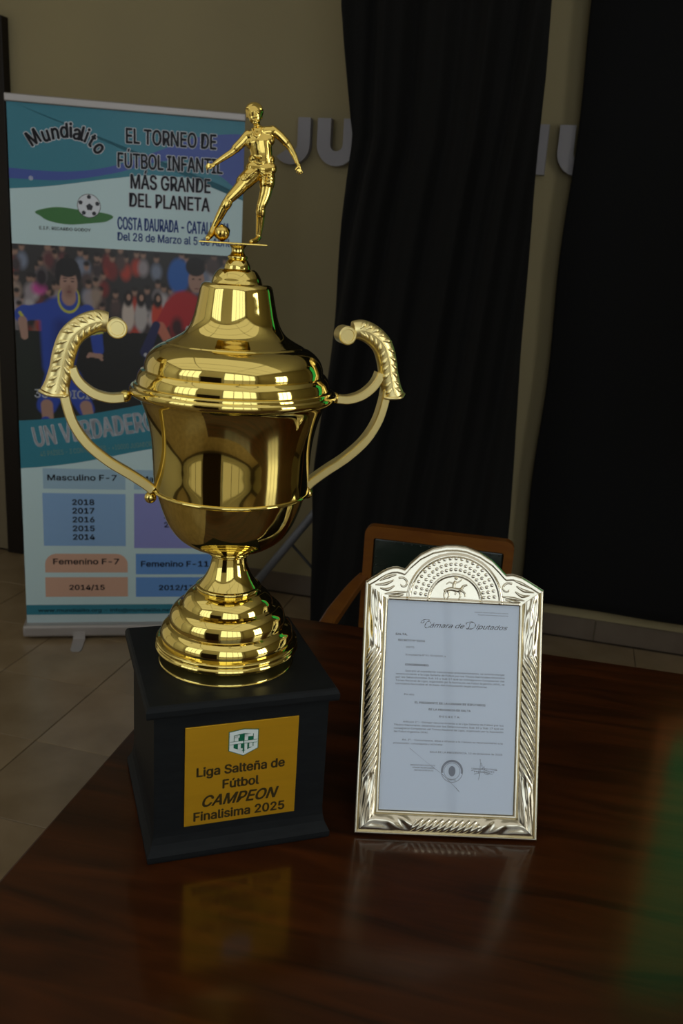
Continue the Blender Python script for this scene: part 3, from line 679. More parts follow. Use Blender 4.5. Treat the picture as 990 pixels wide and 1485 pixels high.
# ================================================================== SILVER FRAME with document
FX, FY, FA, FT = .1756, 1.1003, .0337, .3839
fr = thing('picture_frame', 'ornate embossed silver photo frame holding a typed decree, right of the trophy', 'frame', (FX, FY, TZ + .0012), (-FT, 0, FA))
HO, WO = .354, .130; WI0, WI1 = -.0962, .0953; ZI0, ZI1 = .0335, .3295
def grid_mesh(name, fn, nu, nv, m, parent, label=None):
    """fn(a,b)->(x,depth,z) for a,b in 0..1; a skirt closes it to the back plane"""
    verts = [fn(i / nu, j / nv) for j in range(nv + 1) for i in range(nu + 1)]
    faces = [(j * (nu + 1) + i, j * (nu + 1) + i + 1, (j + 1) * (nu + 1) + i + 1, (j + 1) * (nu + 1) + i) for j in range(nv) for i in range(nu)]
    rim = [i for i in range(nu + 1)] + [(j + 1) * (nu + 1) + nu for j in range(nv)] + [nv * (nu + 1) + i for i in range(nu - 1, -1, -1)] + [j * (nu + 1) for j in range(nv - 1, 0, -1)]
    base = len(verts)
    for r in rim: v = verts[r]; verts.append((v[0], 0.0, v[2]))
    n = len(rim)
    for k in range(n): faces.append((rim[k], base + k, base + (k + 1) % n, rim[(k + 1) % n]))
    me = bpy.data.meshes.new(name); me.from_pydata(verts, [], faces); me.update()
    bm = bmesh.new(); bm.from_mesh(me); bmesh.ops.recalc_face_normals(bm, faces=bm.faces); bm.to_mesh(me); bm.free()
    me.polygons.foreach_set('use_smooth', [True] * len(me.polygons)); me.set_sharp_from_angle(angle=radians(60))
    o = new_obj(name, me, m, parent)
    if label: o['label'] = label
    return o
def sstep(a, b, x): t = min(1, max(0, (x - a) / (b - a))); return t * t * (3 - 2 * t)
def bump1(x, c, w): t = (x - c) / w; return max(0.0, 1 - t * t)
def profile(w):
    """height across the moulding, w=0 outer edge .. 1 inner edge"""
    h_ = .0085
    if w < .10: return h_ * (.75 + .25 * sstep(0, .04, w))
    if w < .16: return h_ * (1 - .45 * bump1(w, .13, .03))
    if w < .84: return h_ * .9 + .0052 * sin(pi * (w - .16) / .68) ** .8
    if w < .89: return h_ * (.9 - .4 * bump1(w, .865, .025))
    return h_ * (.9 - .25 * sstep(.95, 1, w))
def rope(w, t, L_, sgn):
    """embossing at w across, t metres along, in a bar of length L_"""
    q = (w - .16) / .68
    if q <= 0.02 or q >= .98: return 0
    env = sin(pi * q) ** .5
    a, b = .19 * L_, .76 * L_
    core = sstep(a, a + .02, t) * (1 - sstep(b - .02, b, t))
    ph = (t + sgn * (q - .5) * .017) / .0122
    tw = abs(sin(pi * ph)) ** .6 * 2 - 1
    lf = 0
    for c, s2 in ((a, 1), (b, -1)):
        dd = (t - c) * s2
        # long leaf tongues sweeping towards the corner
        v = -dd
        if v > -.012:
            lf += (1 - core) * (sin((q * 2.6 - v * 26) * pi) * .55 + .45 * sin(q * pi * 5 + v * 90)) * sstep(-.012, .01, v) * (1 - sstep(.05, .085, v) * .4)
    return .0019 * env * (tw * core + lf * .8)
def side_bar(sx, inner):
    def fn(a, b):     # a across (0 outer,1 inner), b along (0 bottom)
        w = a
        xo = sx * WO; x = xo + (inner - xo) * w
        z0 = ZI0 * w; z1 = HO + (ZI1 - HO) * w
        z = z0 + (z1 - z0) * b
        return (x, -(profile(w) + rope(w, b * (z1 - z0), z1 - z0, -1)), z)
    return grid_mesh('side_bar', fn, 40, 420, SILV, fr)
side_bar(-1, WI0); side_bar(1, WI1)
def bot(a, b):
    w = a; x0 = -WO + (WI0 + WO) * w; x1 = WO + (WI1 - WO) * w; x = x0 + (x1 - x0) * b
    t = b * (x1 - x0); L_ = x1 - x0
    q = (w - .16) / .68; e = 0
    if .02 < q < .98:
        env = sin(pi * q) ** .5; c = (t / L_ - .5) * 2
        mid = 1 - sstep(.38, .46, abs(c))
        e += mid * (.0017 * max(0, 1 - (((t * 1000) % 9.5 - 4.75) / 4.2) ** 2 - ((q - .45) / .42) ** 2) * 1.6 - .0004)
        side = sstep(.38, .46, abs(c)) * (1 - sstep(.93, 1, abs(c)))
        e += side * env * .0014 * (sin((abs(c) * 9 - q * 3.2) * pi) * (1 - sstep(.62, .9, abs(c))) + .8 * sin((q * 3.0 - abs(c) * 2) * pi) * sstep(.55, .9, abs(c)))
    return (x, -(profile(w) + e), ZI0 * w)
grid_mesh('bottom_bar', lambda a, b: bot(a, b), 36, 420, SILV, fr)
CU = [(-.130, .354), (-.122, .3600), (-.1145, .3648), (-.107, .3705), (-.0997, .3746), (-.092, .3775), (-.0850, .3783), (-.079, .3772), (-.0741, .3755), (-.0700, .3800), (-.0664, .3850), (-.0518, .3988), (-.0339, .4088), (-.0150, .4135), (0, .4145),
      (.0150, .4130), (.0344, .4063), (.0531, .3952), (.0640, .3850), (.0700, .3785), (.0742, .3748), (.080, .3756), (.0843, .3758), (.0972, .3726), (.1098, .3658), (.120, .3600), (.130, .354)]
cux = [p[0] for p in CU]; cuz = [p[1] for p in CU]
def vtop(x): return float(np.interp(x, cux, cuz))
def vlow(x):
    if x < WI0: return HO + (ZI1 - HO) * (x + WO) / (WI0 + WO)
    if x > WI1: return HO + (ZI1 - HO) * (WO - x) / (WO - WI1)
    return ZI1
def crest(a, b):
    x = -WO + 2 * WO * a; lo = vlow(x); hi = max(vtop(x), lo + .0002); z = lo + (hi - lo) * b
    ed = min(z - lo, hi - z); h_ = .0062 + .0030 * sstep(0, .0035, hi - z) - .0012 * sstep(.0075, .0105, hi - z)
    r = hypot(x, z - .331)
    if abs(x) < WI1: h_ += .0012 * bump1(z - lo, .0025, .0025)
    h_ += .0016 * sstep(.0375, .0365, r) if False else 0
    h_ += .0012 * bump1(r, .0672, .003) + .0006 * bump1(r, .0385, .0016) - .0010 * (1 - sstep(.036, .038, r))
    return (x, -h_, z)
cr = grid_mesh('crest', crest, 300, 60, SILV, fr)
cr['label'] = 'arched embossed crest with beads'
bm = bmesh.new()
for (R, n) in ((.0425, 19), (.0500, 21), (.0580, 21)):
    for k in range(n):
        a = pi * (.035 + .93 * k / (n - 1)); x = R * cos(a); z = .3345 + R * sin(a) * 1.02
        ball(bm, (x, -.0100, z), .0025, 10, (1, .8, 1))
obj('bead_rows', bm, SILVB, cr, True)
# scrolls and leaves embossed at the shoulders, plus horse-and-rider relief in the half-round
bm = None
def T2(pts, r, n=5, y=-.0084, seg=8): tube(bm, catmull([(p[0], y, p[1]) for p in pts], n), lerp_list(r, n) if hasattr(r, '__len__') else r, seg)
for sx in (-1, 1):
    bm = bmesh.new()
    sp = [(sx * (.0770 + (.0105 - .0011 * k) * cos(k * .62 + 1.0)), .3530 + (.0100 - .0011 * k) * sin(k * .62 + 1.0)) for k in range(9)]
    T2(sp, [.0016] * 4 + [.0014, .0013, .0012, .001, .0009])
    for (a, b, c) in (((.0690, .3420), (.086, .3400), (.1020, .3375)), ((.088, .3500), (.098, .3440), (.1090, .3455)), ((.0895, .3580), (.101, .3520), (.1160, .3500)), ((.0860, .3660), (.098, .3620), (.110, .3560)), ((.074, .338), (.085, .3355), (.096, .3350))):
        T2([(sx * a[0], a[1]), (sx * b[0], b[1]), (sx * c[0], c[1])], [.0009, .0026, .0007], 6)
    obj('scroll_relief', bm, SILV, cr, True)
_T2 = T2
def T2(pts, r, n=5): _T2(pts, r, n, -.0080)
bm = bmesh.new()
T2([(-.016, .346), (-.006, .3495), (.004, .3480), (.010, .3500)], [.0014, .0030, .0032, .0018]); T2([(.009, .349), (.0125, .3545), (.0175, .3560)], [.0022, .0018, .0012])
for a, b, c in (((-.013, .346), (-.0155, .341), (-.0140, .3345)), ((-.010, .346), (-.0085, .340), (-.0110, .3345)), ((.006, .347), (.0085, .341), (.0060, .3345)), ((.009, .348), (.0145, .3440), (.0150, .3390))): T2([a, b, c], [.0018, .0012, .0008])
T2([(-.002, .350), (-.0015, .356), (.0005, .3615)], [.0022, .0024, .0016]); T2([(-.001, .358), (.005, .3600), (.0100, .3640)], [.0012, .001, .0007]); T2([(-.002, .357), (-.008, .3590), (-.0125, .3560)], [.0012, .001, .0007])
ball(bm, (.0012, -.0075, .3655), .0027, 12, (1, .7, 1)); T2([(-.002, .351), (.0015, .3460), (.0005, .3410)], [.0015, .0013, .0009])
obj('rider_relief', bm, SILV, cr, True)
bm = bmesh.new(); bx(bm, -.126, .126, -.0024, -.0004, .004, .352); obj('backing_board', bm, BACKM, fr)
# document
doc = box('document', WI0 - .002, WI1 + .002, -.0034, -.0026, ZI0 - .002, ZI1 + .002, PAPER, fr)
dy = -.0036
def dt(s, x0, x1, z, cap=.0028, m=INK, off=0.0, shear=0.0): return text(doc, s, (x0, z), (x1, z + (x1 - x0) * .004), cap, dy, m, off, shear)
dt('Honorable Cámara Legislativa de la Provincia', .0307, .0797, .3170, .0014); dt('Palacio de la Provincia Argentina', .0360, .0797, .3135, .0014)
dt('SALTA,', -.0829, -.0660, .2795, .0027, INKD, .02); dt('DECRETO N° 52/26', -.0785, -.0400, .2710, .0027, INKD, .01)
dt('VISTO:', -.0672, -.0545, .2615, .0025); dt('El expediente N° 91-52.860/25, y', -.0672, -.0090, .2508, .0024); dt('CONSIDERANDO:', -.0672, -.0330, .2365, .0027, INKD, .02)
P1 = ['Que por el expediente mencionado precedentemente, se solicita otorgar', 'reconocimiento a la Liga Salteña de Fútbol por los Títulos Nacionales obtenidos', 'por los Seleccionados Sub 15 y Sub 17 que se consagraron Campeones del',
      'Torneo Nacional de Ligas, organizado por la Asociación del Fútbol Argentino (AFA), se', 'considera favorable el dictado del instrumento legal pertinente.']
for k, s in enumerate(P1): dt(s, -.0665 if k == 0 else -.0800, .0775 if k < 4 else .053, .2278 - k * .00465, .0024)
dt('Por ello:', -.0668, -.0520, .1945, .0024)
dt('EL PRESIDENTE DE LA CÁMARA DE DIPUTADOS', -.0509, .0509, .1833, .0028, INKD, .01); dt('DE LA PROVINCIA DE SALTA', -.0305, .0299, .1745, .0027, INKD, .01); dt('D E C R E T A:', -.0146, .0145, .1650, .0027, INKD)
P2 = ['Artículo 1°.- Otorgar reconocimiento a la Liga Salteña de Fútbol por los', 'Títulos Nacionales obtenidos por los Seleccionados Sub 15 y Sub 17 que se', 'consagraron Campeones del Torneo Nacional de Ligas, organizado por la Asociación', 'del Fútbol Argentino (AFA).']
for k, s in enumerate(P2): dt(s, -.0667 if k == 0 else -.0795, .0780 if k < 3 else -.030, .1558 - k * .0047, .0024)
dt('Art. 2°.- Comuníquese, dése a difusión a la Cámara su reconocimiento a la', -.0670, .0775, .1305, .0024); dt('presentación, comuníquese y archívese.', -.0795, -.008, .1255, .0024)
dt('SALA DE LA PRESIDENCIA, 12 de diciembre de 2025', -.0264, .0775, .1150, .0024)
for k, s in enumerate(('PROSECRETARIO LEGISLATIVO', 'CÁMARA DE DIPUTADOS', 'PROVINCIA DE SALTA')): dt(s, -.0535 + .003 * k, -.0185 - .001 * k, .0960 - k * .0035, .0019)
dt('PRESIDENTE', .038, .067, .0905, .0019); dt('CÁMARA DE DIPUTADOS', .034, .070, .0945, .0019)
# script heading drawn as pen strokes over slanted letters
text(doc, 'ámara de', (-.0340, .2925), (.0165, .2933), .0066, dy, INKD, 0, .45)
text(doc, 'iputados', (.0335, .2935), (.0795, .2938), .0066, dy, INKD, 0, .45)
def stroke(pts, r=.00033, m=INKD, name='pen_stroke', n=6):
    b_ = bmesh.new(); P = catmull([(p[0], dy, p[1]) for p in pts], n)
    vs1 = []
    for i_, p in enumerate(P):
        t = (P[min(i_ + 1, len(P) - 1)] - P[max(i_ - 1, 0)]).normalized(); nn = Vector((-t.z, 0, t.x)); rr_ = r * (1.3 - .9 * abs(sin(i_ * .35)))
        vs1.append((b_.verts.new(p + nn * rr_), b_.verts.new(p - nn * rr_)))
    for a, b in zip(vs1, vs1[1:]): b_.faces.new((a[0], a[1], b[1], b[0]))
    return obj(name, b_, m, doc)
stroke([(-.0330, .2985), (-.0345, .3010), (-.0375, .3005), (-.0405, .2965), (-.0410, .2930), (-.0380, .2915), (-.0345, .2935)], .0005)
stroke([(-.0345, .3030), (-.0400, .3035), (-.0450, .3020), (-.0470, .2990), (-.0440, .2985), (-.0420, .3010)], .0004)
stroke([(.0245, .3020), (.0235, .2965), (.0210, .2925), (.0195, .2935), (.0230, .2930), (.0290, .2940), (.0325, .2985), (.0300, .3025), (.0240, .3030), (.0190, .3010), (.0195, .2985)], .0005)
# seal: ring, oval, legend bar
def disc_ring(cx, cz, ro, ri, m, sx=1.0, a0=0, a1=2 * pi):
    b_ = bmesh.new(); n = 48; A = []
    for k in range(n + 1):
        a = a0 + (a1 - a0) * k / n; A.append((b_.verts.new((cx + ro * cos(a) * sx, dy, cz + ro * sin(a))), b_.verts.new((cx + ri * cos(a) * sx, dy, cz + ri * sin(a)))))
    for p, q in zip(A, A[1:]): b_.faces.new((p[0], p[1], q[1], q[0]))
    return obj('stamp', b_, m, doc)
STAMP = mat('stamp_ink', srgb(150, 156, 170), 0.8)
sxc, szc = .0062, .0905
disc_ring(sxc, szc, .0158, .0128, STAMP, a0=-.2, a1=pi + .2); disc_ring(sxc, szc, .0158, .0151, STAMP); disc_ring(sxc, szc, .0118, .0112, STAMP); disc_ring(sxc, szc, .0072, .0001, STAMP, .68)
dt('SALTA', sxc - .006, sxc + .006, szc - .0130, .0022)
SIGN = mat('signature_ink', srgb(110, 116, 130), .8)
stroke([(.034, .0925), (.046, .0950), (.060, .0930), (.071, .0945)], .00028, SIGN); stroke([(.0460, .1090), (.0470, .0960), (.0445, .0800)], .0003, SIGN)
stroke([(.0440, .0890), (.0475, .1040), (.0500, .0960), (.0520, .0990), (.0525, .0900), (.0600, .0880)], .0003, SIGN); stroke([(.0380, .0880), (.0520, .0905), (.0650, .0885)], .0003, SIGN)
stroke([(-.0555, .1200), (-.030, .1010), (-.0080, .0860)], .00022, STAMP); stroke([(-.008, .086), (.010, .0700), (.0180, .0620)], .00032, SIGN)
bm = bmesh.new(); bx(bm, WI0 - .0015, WI1 + .0015, -.0056, -.0046, ZI0 - .0015, ZI1 + .0015); obj('glass_pane', bm, GLASS, fr)
bm = bmesh.new(); a = Vector((0, .003, .22)); b = Vector((0, .135, .0560)); 
tube(bm, [a, b], [.022, .030], square=True, flat=.07, side=(0, .4, .3)); obj('easel_leg', bm, BACKM, fr)

# ================================================================== ROLL-UP BANNER
BX, BY, BA = -1.2154, 3.2635, .1846; BW, BH = .8076, 1.984
bn = thing('rollup_banner', 'roll-up advertising banner for a children football tournament, left of the trophy', 'banner', (BX, BY, 0), (0, 0, BA))
sheet = box('banner_sheet', .004, BW - .004, .001, .0022, .045, 1.962, PR_PALE, bn)
bm = bmesh.new(); bx(bm, -.002, BW - .002, -.010, .012, 1.958, BH, .004, 2); obj('top_rail', bm, ALU, bn)
bm = bmesh.new(); bx(bm, -.008, BW, -.035, .060, .012, .060, .010, 3); obj('base_case', bm, ALU, bn)
for cx in (.205, .62):
    bm = bmesh.new()
    P_ = [(-.022, -.036, .034), (.024, -.036, .034), (.024, -.040, .006), (.020, -.135, .003), (.012, -.150, .003), (-.012, -.150, .003), (-.022, -.135, .003), (-.022, -.040, .006)]
    a = [bm.verts.new(p) for p in P_]; b = [bm.verts.new((p[0], p[1] + (.003 if i_ < 2 else 0), p[2] - (.0 if i_ < 2 else .0025))) for i_, p in enumerate(P_)]
    for F in ((a[0], a[1], a[2], a[7]), (a[7], a[2], a[3], a[6]), (a[6], a[3], a[4], a[5])): bm.faces.new(F)
    for F in ((b[0], b[1], b[2], b[7]), (b[7], b[2], b[3], b[6]), (b[6], b[3], b[4], b[5])): bm.faces.new(F[::-1])
    for k in range(8): bm.faces.new((a[k], a[(k + 1) % 8], b[(k + 1) % 8], b[k]))
    o = obj('swivel_foot', bm, ALU, bn); o.location = (cx, 0, 0)
bm = bmesh.new(); tube(bm, [(BW / 2, .03, .05), (BW / 2, .03, 1.97)], .008, 10); obj('support_pole', bm, ALU, bn, True)
X0, X1 = .004, BW - .004
Y1, Y2, Y3 = .0007, .0004, .0001; YT = -.0003
def curve_pts(P, n=8): return [(p.x, p.z) for p in catmull([(a, 0, b) for a, b in P], n)]
pale = [(X0, 1.6805), (.143, 1.6988), (.3606, 1.7398), (.493, 1.7579), (.6724, 1.7537), (.7642, 1.7255), (X1, 1.6934)]
poly('printed_field', [(X0, 1.962)] + [p for p in curve_pts(pale)] + [(X1, 1.962)], Y1, PR_TEAL, sheet)
bt = [(X0, 1.7476), (.1873, 1.7483), (.3435, 1.7766), (.4927, 1.8341), (.6252, 1.8906), (.7592, 1.9139), (X1, 1.9129)]
bb_ = [(X0, 1.7143), (.1866, 1.7205), (.3608, 1.7568), (.4928, 1.8004), (.6262, 1.8189), (.7174, 1.7742), (.7638, 1.7429), (X1, 1.711)]
poly('printed_field', curve_pts(bt) + curve_pts(bb_)[::-1], Y2, PR_BLUE, sheet)
tt = [(X0, .8693), (.12, .880), (.25, .900), (.4338, .940), (.62, .990), (X1, 1.050)]; tb_ = [(X0, .688), (.12, .700), (.25, .722), (.4695, .7711), (.65, .800), (X1, .815)]
poly('printed_field', curve_pts(tt) + curve_pts(tb_)[::-1], Y2, PR_TEAL, sheet)
poly('printed_field', [(X0, .0935), (X1, .0935), (X1, .1353), (X0, .1353)], Y1, PR_TEAL, sheet)
poly('printed_field', [(X0, .060), (X1, .060), (X1, .0935), (X0, .0935)], Y1, PR_WHT2, sheet)
def pbox(x0, x1, z0, z1, m, rt_=False):
    pts = [(x0, z0), (x1, z0)]
    if rt_:
        r = .045; pts += [(x1 - r + r * cos(a), z1 - r + r * sin(a)) for a in np.linspace(0, pi / 2, 8)] + [(x0 + r - r * sin(a), z1 - r + r * cos(a)) for a in np.linspace(0, pi / 2, 8)]
    else: pts += [(x1, z1), (x0, z1)]
    poly('printed_box', pts, Y1, m, sheet)
pbox(.082, .386, .610, .690, PR_HEAD); pbox(.078, .386, .381, .593, PR_BOX); pbox(.418, .740, .373, .5955, PR_LILAC); pbox(.418, .740, .612, .690, PR_HEAD)
pbox(.0797, .393, .271, .349, PR_SALM, True); pbox(.0784, .393, .169, .2513, PR_SALM); pbox(.424, .740, .263, .3497, PR_BOX2); pbox(.424, .740, .167, .2508, PR_BOX2)
LT = lambda s, x0, z0, x1, z1, cap, m=PR_BLACK, off=.026, **k: text(sheet, s, (x0, z0), (x1, z1), cap, YT, m, off, **k)
LT('EL TORNEO DE', .3964, 1.857, .7046, 1.8595, .0480, off=.020, halo=PR_WHITE, halo_off=.055); LT('FÚTBOL INFANTIL', .3679, 1.776, .7281, 1.780, .0480, off=.020, halo=PR_WHITE, halo_off=.055)
LT('MÁS GRANDE', .4114, 1.7095, .6868, 1.7125, .0470, off=.020, halo=PR_WHITE, halo_off=.045); LT('DEL PLANETA', .4067, 1.6488, .6853, 1.6501, .0450, off=.020, halo=PR_WHITE, halo_off=.045)
LT('COSTA DAURADA - CATALUNYA', .3653, 1.5700, .7590, 1.5720, .0410, PR_ROYAL, .018); LT('Del 28 de Marzo al 5 de Abril', .3650, 1.5320, .7601, 1.5325, .0270, PR_ROYAL, .018)
LT('E.I.F. RICARDO GODOY', .0981, 1.5518, .2721, 1.5545, .0105, off=.01)
for c, x, z, a, cp in (('M', .0897, 1.846, 32, .046), ('u', .1290, 1.8583, 18, .046), ('n', .1595, 1.868, 10, .046), ('d', .1893, 1.8753, 3, .046), ('i', .2116, 1.877, 0, .046), ('a', .2311, 1.872, -8, .046), ('l', .2498, 1.8693, -15, .046), ('i', .2626, 1.8646, -22, .046), ('t', .2796, 1.8527, -32, .046), ('o', .3025, 1.8312, -48, .046)):
    an = radians(a); text_c(sheet, c, x + sin(an) * .017, z - cos(an) * .017, cp, YT, PR_BLACK, .78, an, offset=.032, halo=PR_WHITE, halo_off=.075)
text_c(sheet, '®', .0752, 1.708, .018, YT, PR_WHITE)
# printed grass patch and ball (the cartoon boy of the logo is left out)
poly('printed_grass', [(.2175 + .129 * cos(a) * (1 + .06 * sin(5 * a)), 1.604 + .026 * sin(a) * (1 + .18 * sin(3 * a + 1))) for a in np.linspace(0, 2 * pi, 48, endpoint=False)], Y2, PR_GREEN, sheet)
bcx, bcz, br = .2674, 1.6411, .040
circ = lambda cx, cz, r, n=32, a0=0: [(cx + r * cos(a0 + 2 * pi * k / n), cz + r * sin(a0 + 2 * pi * k / n)) for k in range(n)]
poly('printed_ball', circ(bcx, bcz, br), Y3, PR_BLACK, sheet); poly('printed_ball', circ(bcx, bcz, br * .95), Y3 - .0002, PR_WHITE, sheet); poly('printed_ball', circ(bcx + .002, bcz - .004, .0125, 5, .3), Y3 - .0004, PR_BLACK, sheet)
for k in range(5):
    a = .3 + k * 2 * pi / 5; cx, cz = bcx + .030 * cos(a), bcz + .030 * sin(a)
    poly('printed_ball', [(cx + .008 * cos(a + q), cz + .008 * sin(a + q)) for q in (0, 1.3, 2.5, 3.8, 5)], Y3 - .0004, PR_BLACK, sheet)
# lower lettering
LT('UN VERDADERO', .0613, .773, .4990, .8493, .0720, PR_WHITE, .024); LT('45 PAÍSES - 3 CONTINENTES - +10000 JUGADORES - LOS MEJORES', .0768, .7351, .640, .8030, .0190, PR_TAN, .0)
LT('33ª EDICIÓN', .0632, .9583, .3163, .9583, .0300, PR_WHITE, .022)
LT('Masculino F-7', .0992, .6437, .3532, .6464, .0215, off=.026); LT('Masculino F-11', .445, .6437, .712, .6464, .0215, off=.026)
for s, z in (('2018', .5478), ('2017', .5134), ('2016', .4779), ('2015', .4422), ('2014', .4072)): LT(s, .188, z, .268, z + .0006, .0210, off=.034)
for s, z in (('2013', .5350), ('2012', .4975), ('2011', .4602)): LT(s, .5343, z, .614, z + .0006, .0210, off=.034)
LT('Femenino F-7', .1111, .3058, .3591, .306, .0225, off=.026); LT('Femenino F-11', .445, .2964, .708, .2965, .0225, off=.026)
LT('2014/15', .1697, .1990, .3028, .1985, .0200, off=.034); LT('2012/13', .5149, .1966, .6499, .196, .0200, off=.034)
LT('www.mundialito.org - info@mundialito.net - Tel.', .0484, .1054, .640, .1030, .0140, off=.01)
# printed match photo: painted pixel field carried as mesh colours
def photo():
    nx_, nz_ = 250, 215; x = np.linspace(X0, X1, nx_); z = np.linspace(.86, 1.5005, nz_); X, Z = np.meshgrid(x, z)
    rng = np.random.RandomState(4)
    C = np.zeros((nz_, nx_, 3)); S = lambda r, g_, b: np.array(srgb(r, g_, b)[:3])
    C[:] = S(46, 42, 44)
    def el(cx, cz, rx, rz, col, soft=.25, rot=0.0):
        dx, dz = X - cx, Z - cz; a = (dx * cos(rot) + dz * sin(rot)) / rx; b = (-dx * sin(rot) + dz * cos(rot)) / rz
        m_ = np.clip((1 - np.sqrt(a * a + b * b)) / soft, 0, 1)[..., None]; C[:] = C * (1 - m_) + np.array(col) * m_
    def cap(p, q, r0, r1, col, soft=.2):
        px_, pz = q[0] - p[0], q[1] - p[1]; t = np.clip(((X - p[0]) * px_ + (Z - p[1]) * pz) / (px_ ** 2 + pz ** 2), 0, 1)
        d = np.hypot(X - p[0] - t * px_, Z - p[1] - t * pz); r = r0 + (r1 - r0) * t
        m_ = np.clip((1 - d / r) / soft, 0, 1)[..., None]; C[:] = C * (1 - m_) + np.array(col) * m_
    cl = [S(150, 140, 146), S(176, 168, 172), S(120, 40, 40), S(60, 48, 52), S(40, 36, 44), S(176, 60, 44), S(150, 130, 118), S(96, 50, 54), S(120, 128, 150), S(80, 62, 62)]
    for k in range(120):      # crowd out of focus
        cx, cz = rng.uniform(0, .8), rng.uniform(1.24, 1.49)
        el(cx, cz - .035, .026, .040, cl[rng.randint(len(cl))], .6); el(cx, cz + .010, .013, .017, S(150, 116, 100), .6); el(cx, cz + .022, .015, .012, S(34, 28, 30), .6)
    el(.09, 1.35, .035, .03, S(190, 70, 150), .6); el(.10, 1.39, .03, .05, S(36, 26, 34), .6)
    C[Z < 1.205 + .02 * (X - .3)] = S(16, 16, 18)
    el(.04, 1.05, .10, .25, S(20, 30, 22), .8); el(.20, .88, .30, .06, S(20, 32, 24), .8)
    for (cx, c2_) in ((.40, S(196, 180, 172)), (.445, S(176, 168, 168)), (.505, S(200, 66, 44))):
        el(cx, 1.27, .026, .065, c2_, .3); el(cx, 1.33, .020, .036, S(30, 22, 24), .4); el(cx + .002, 1.335, .009, .014, S(170, 130, 112), .4)
    BL, BD, YE, SK = S(36, 68, 168), S(22, 44, 128), S(190, 190, 60), S(168, 130, 116)
    # running player in blue
    cap((.150, 1.04), (.105, .93), .052, .040, BL); cap((.19, 1.03), (.245, .92), .048, .034, BL)
    cap((.105, .93), (.108, .87), .024, .022, SK); cap((.245, .93), (.258, .88), .024, .020, SK); cap((.10, .87), (.10, .84), .02, .02, BL)
    cap((.165, 1.25), (.150, 1.08), .085, .062, BL); cap((.165, 1.22), (.150, 1.10), .045, .038, BD, .8)
    cap((.105, 1.270), (.045, 1.262), .034, .028, BL); cap((.040, 1.262), (.030, 1.255), .030, .030, BL, .1); cap((.022, 1.262), (.040, 1.235), .006, .006, YE); cap((.030, 1.235), (.035, 1.18), .017, .014, SK)
    cap((.255, 1.275), (.285, 1.20), .030, .024, BL); cap((.285, 1.20), (.292, 1.14), .024, .022, BL); cap((.270, 1.198), (.306, 1.205), .006, .006, YE)
    cap((.262, 1.122), (.300, 1.118), .009, .010, SK); cap((.255, 1.115), (.262, 1.118), .006, .006, SK); cap((.292, 1.12), (.305, 1.105), .007, .005, SK)
    el(.192, 1.318, .040, .052, YE, .06); el(.192, 1.322, .034, .047, BL, .06); el(.192, 1.325, .028, .034, SK, .2)
    el(.1925, 1.372, .033, .052, SK, .15); el(.193, 1.345, .024, .030, S(128, 92, 82), .9)
    el(.190, 1.428, .042, .036, S(26, 22, 26), .12); el(.156, 1.405, .010, .030, S(26, 22, 26), .3); el(.228, 1.405, .009, .028, S(26, 22, 26), .3)
    for ex in (.180, .206): el(ex, 1.380, .008, .0035, S(60, 40, 40), .5); el(ex, 1.390, .010, .003, S(46, 32, 32), .5)
    el(.194, 1.360, .005, .010, S(130, 92, 82), .8); el(.194, 1.343, .011, .0035, S(120, 70, 70), .5)
    # player in red on the right, one in sky blue behind
    el(.580, 1.420, .045, .070, S(40, 96, 178), .25); cap((.60, 1.30), (.63, 1.16), .075, .065, S(176, 36, 44)); cap((.555, 1.305), (.515, 1.235), .030, .024, S(176, 36, 44)); cap((.515, 1.235), (.54, 1.19), .020, .018, S(190, 110, 90))
    el(.575, 1.235, .03, .05, S(60, 26, 34), .6); cap((.50, 1.24), (.462, 1.14), .016, .022, S(32, 36, 84)); cap((.462, 1.13), (.48, 1.115), .007, .006, S(190, 190, 196))
    el(.615, 1.225, .010, .018, S(200, 206, 214), .1); el(.615, 1.225, .005, .012, S(150, 34, 40), .1)
    el(.643, 1.408, .031, .048, SK, .15); el(.640, 1.455, .038, .035, S(28, 22, 26), .12); el(.700, 1.46, .035, .04, S(80, 66, 66), .5)
    for ex in (.632, .656): el(ex, 1.412, .007, .003, S(60, 40, 40), .5)
    el(.645, 1.378, .010, .003, S(110, 60, 60), .5)
    cap((.62, 1.17), (.60, 1.06), .07, .05, S(26, 24, 34), .3)
    top_ = 1.4990 + (1.5036 - 1.4991) * X / BW; low_ = np.interp(X, [p[0] for p in tt], [p[1] for p in tt]) - .004
    Zc = np.clip(Z, low_, top_)
    verts = np.stack([X, np.full_like(X, Y1 + .0001), Zc], -1).reshape(-1, 3)
    idx = np.arange(nx_ * nz_).reshape(nz_, nx_); F = np.stack([idx[:-1, :-1], idx[:-1, 1:], idx[1:, 1:], idx[1:, :-1]], -1).reshape(-1, 4)
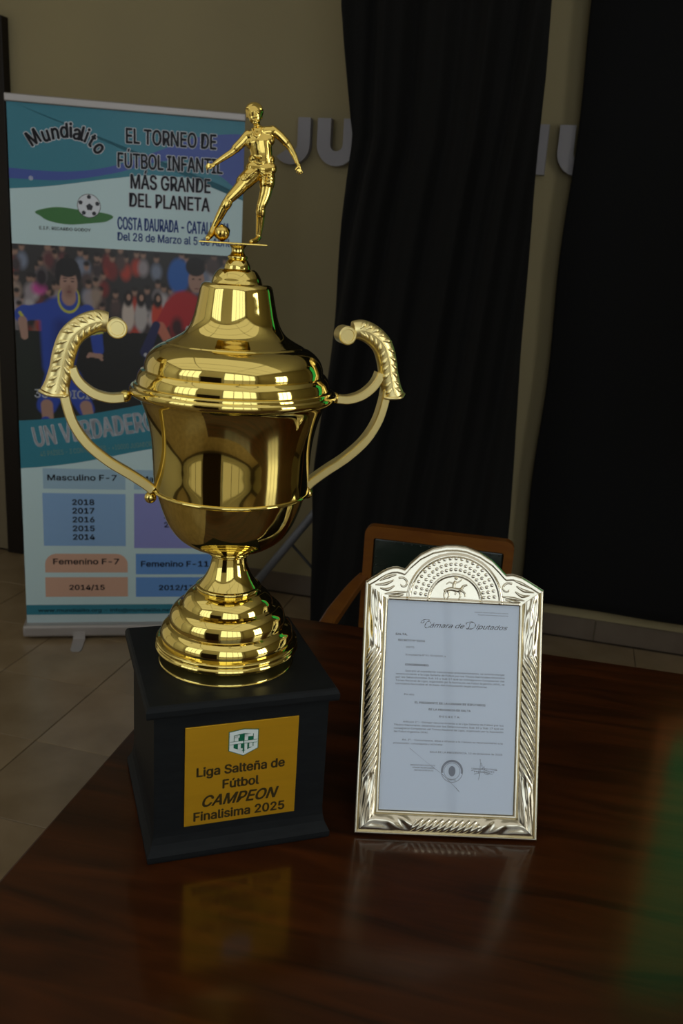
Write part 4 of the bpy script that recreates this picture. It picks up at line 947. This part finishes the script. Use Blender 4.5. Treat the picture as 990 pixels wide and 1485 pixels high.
    zz = Zc.reshape(-1); keep = (zz[F].max(1) - zz[F].min(1)) > 1e-6; F = F[keep]
    me = bpy.data.meshes.new('printed_photo'); me.from_pydata(verts.tolist(), [], F.tolist()); me.update()
    at = me.color_attributes.new('print', 'FLOAT_COLOR', 'POINT'); at.data.foreach_set('color', np.concatenate([C.reshape(-1, 3), np.ones((nx_ * nz_, 1))], 1).astype(np.float32).ravel())
    new_obj('printed_photo', me, vc_mat('print_photo'), sheet)
photo()

# ================================================================== FLAG just outside the frame, mirrored in the table and cup
fl = thing('standing_flag', 'green flag with orange border on a wooden pole beside the right end of the table', 'flag', (.97, 2.12, 0), (0, 0, .25))
bm = bmesh.new(); lathe(bm, [[(0, .001), (.15, .001)], [(.15, .001), (.155, .012), (.14, .03), (.05, .045), (.02, .06)], [(.02, .06), (0, .06)]], 32); obj('flag_base', bm, DARKW, fl, True)
bm = bmesh.new(); tube(bm, [(0, 0, .05), (0, 0, 2.05)], .013, 12); obj('flag_pole', bm, CHW, fl, True)
bm = bmesh.new(); ball(bm, (0, 0, 2.07), .03); obj('flag_finial', bm, GOLD, fl, True)
def flag_cloth(name, u0, u1, z0, z1, m):
    nu, nv = 40, 30; V = []
    for j in range(nv + 1):
        for i_ in range(nu + 1):
            u = u0 + (u1 - u0) * i_ / nu; z = z0 + (z1 - z0) * j / nv
            V.append((u, -.016 + .022 * sin(u * 26 + z * 1.5) - .022 * sin(z * 1.5), z))
    F = [(j * (nu + 1) + i_, j * (nu + 1) + i_ + 1, (j + 1) * (nu + 1) + i_ + 1, (j + 1) * (nu + 1) + i_) for j in range(nv) for i_ in range(nu)]
    me = bpy.data.meshes.new(name); me.from_pydata(V, [], F); me.polygons.foreach_set('use_smooth', [True] * len(F)); o = new_obj(name, me, m, fl)
    md = o.modifiers.new('s', 'SOLIDIFY'); md.thickness = .002
flag_cloth('flag_cloth', -.12, .42, 1.10, 1.98, FLG); flag_cloth('flag_border', -.16, -.12, 1.04, 1.98, FLO); flag_cloth('flag_border', -.12, .42, 1.04, 1.10, FLO)
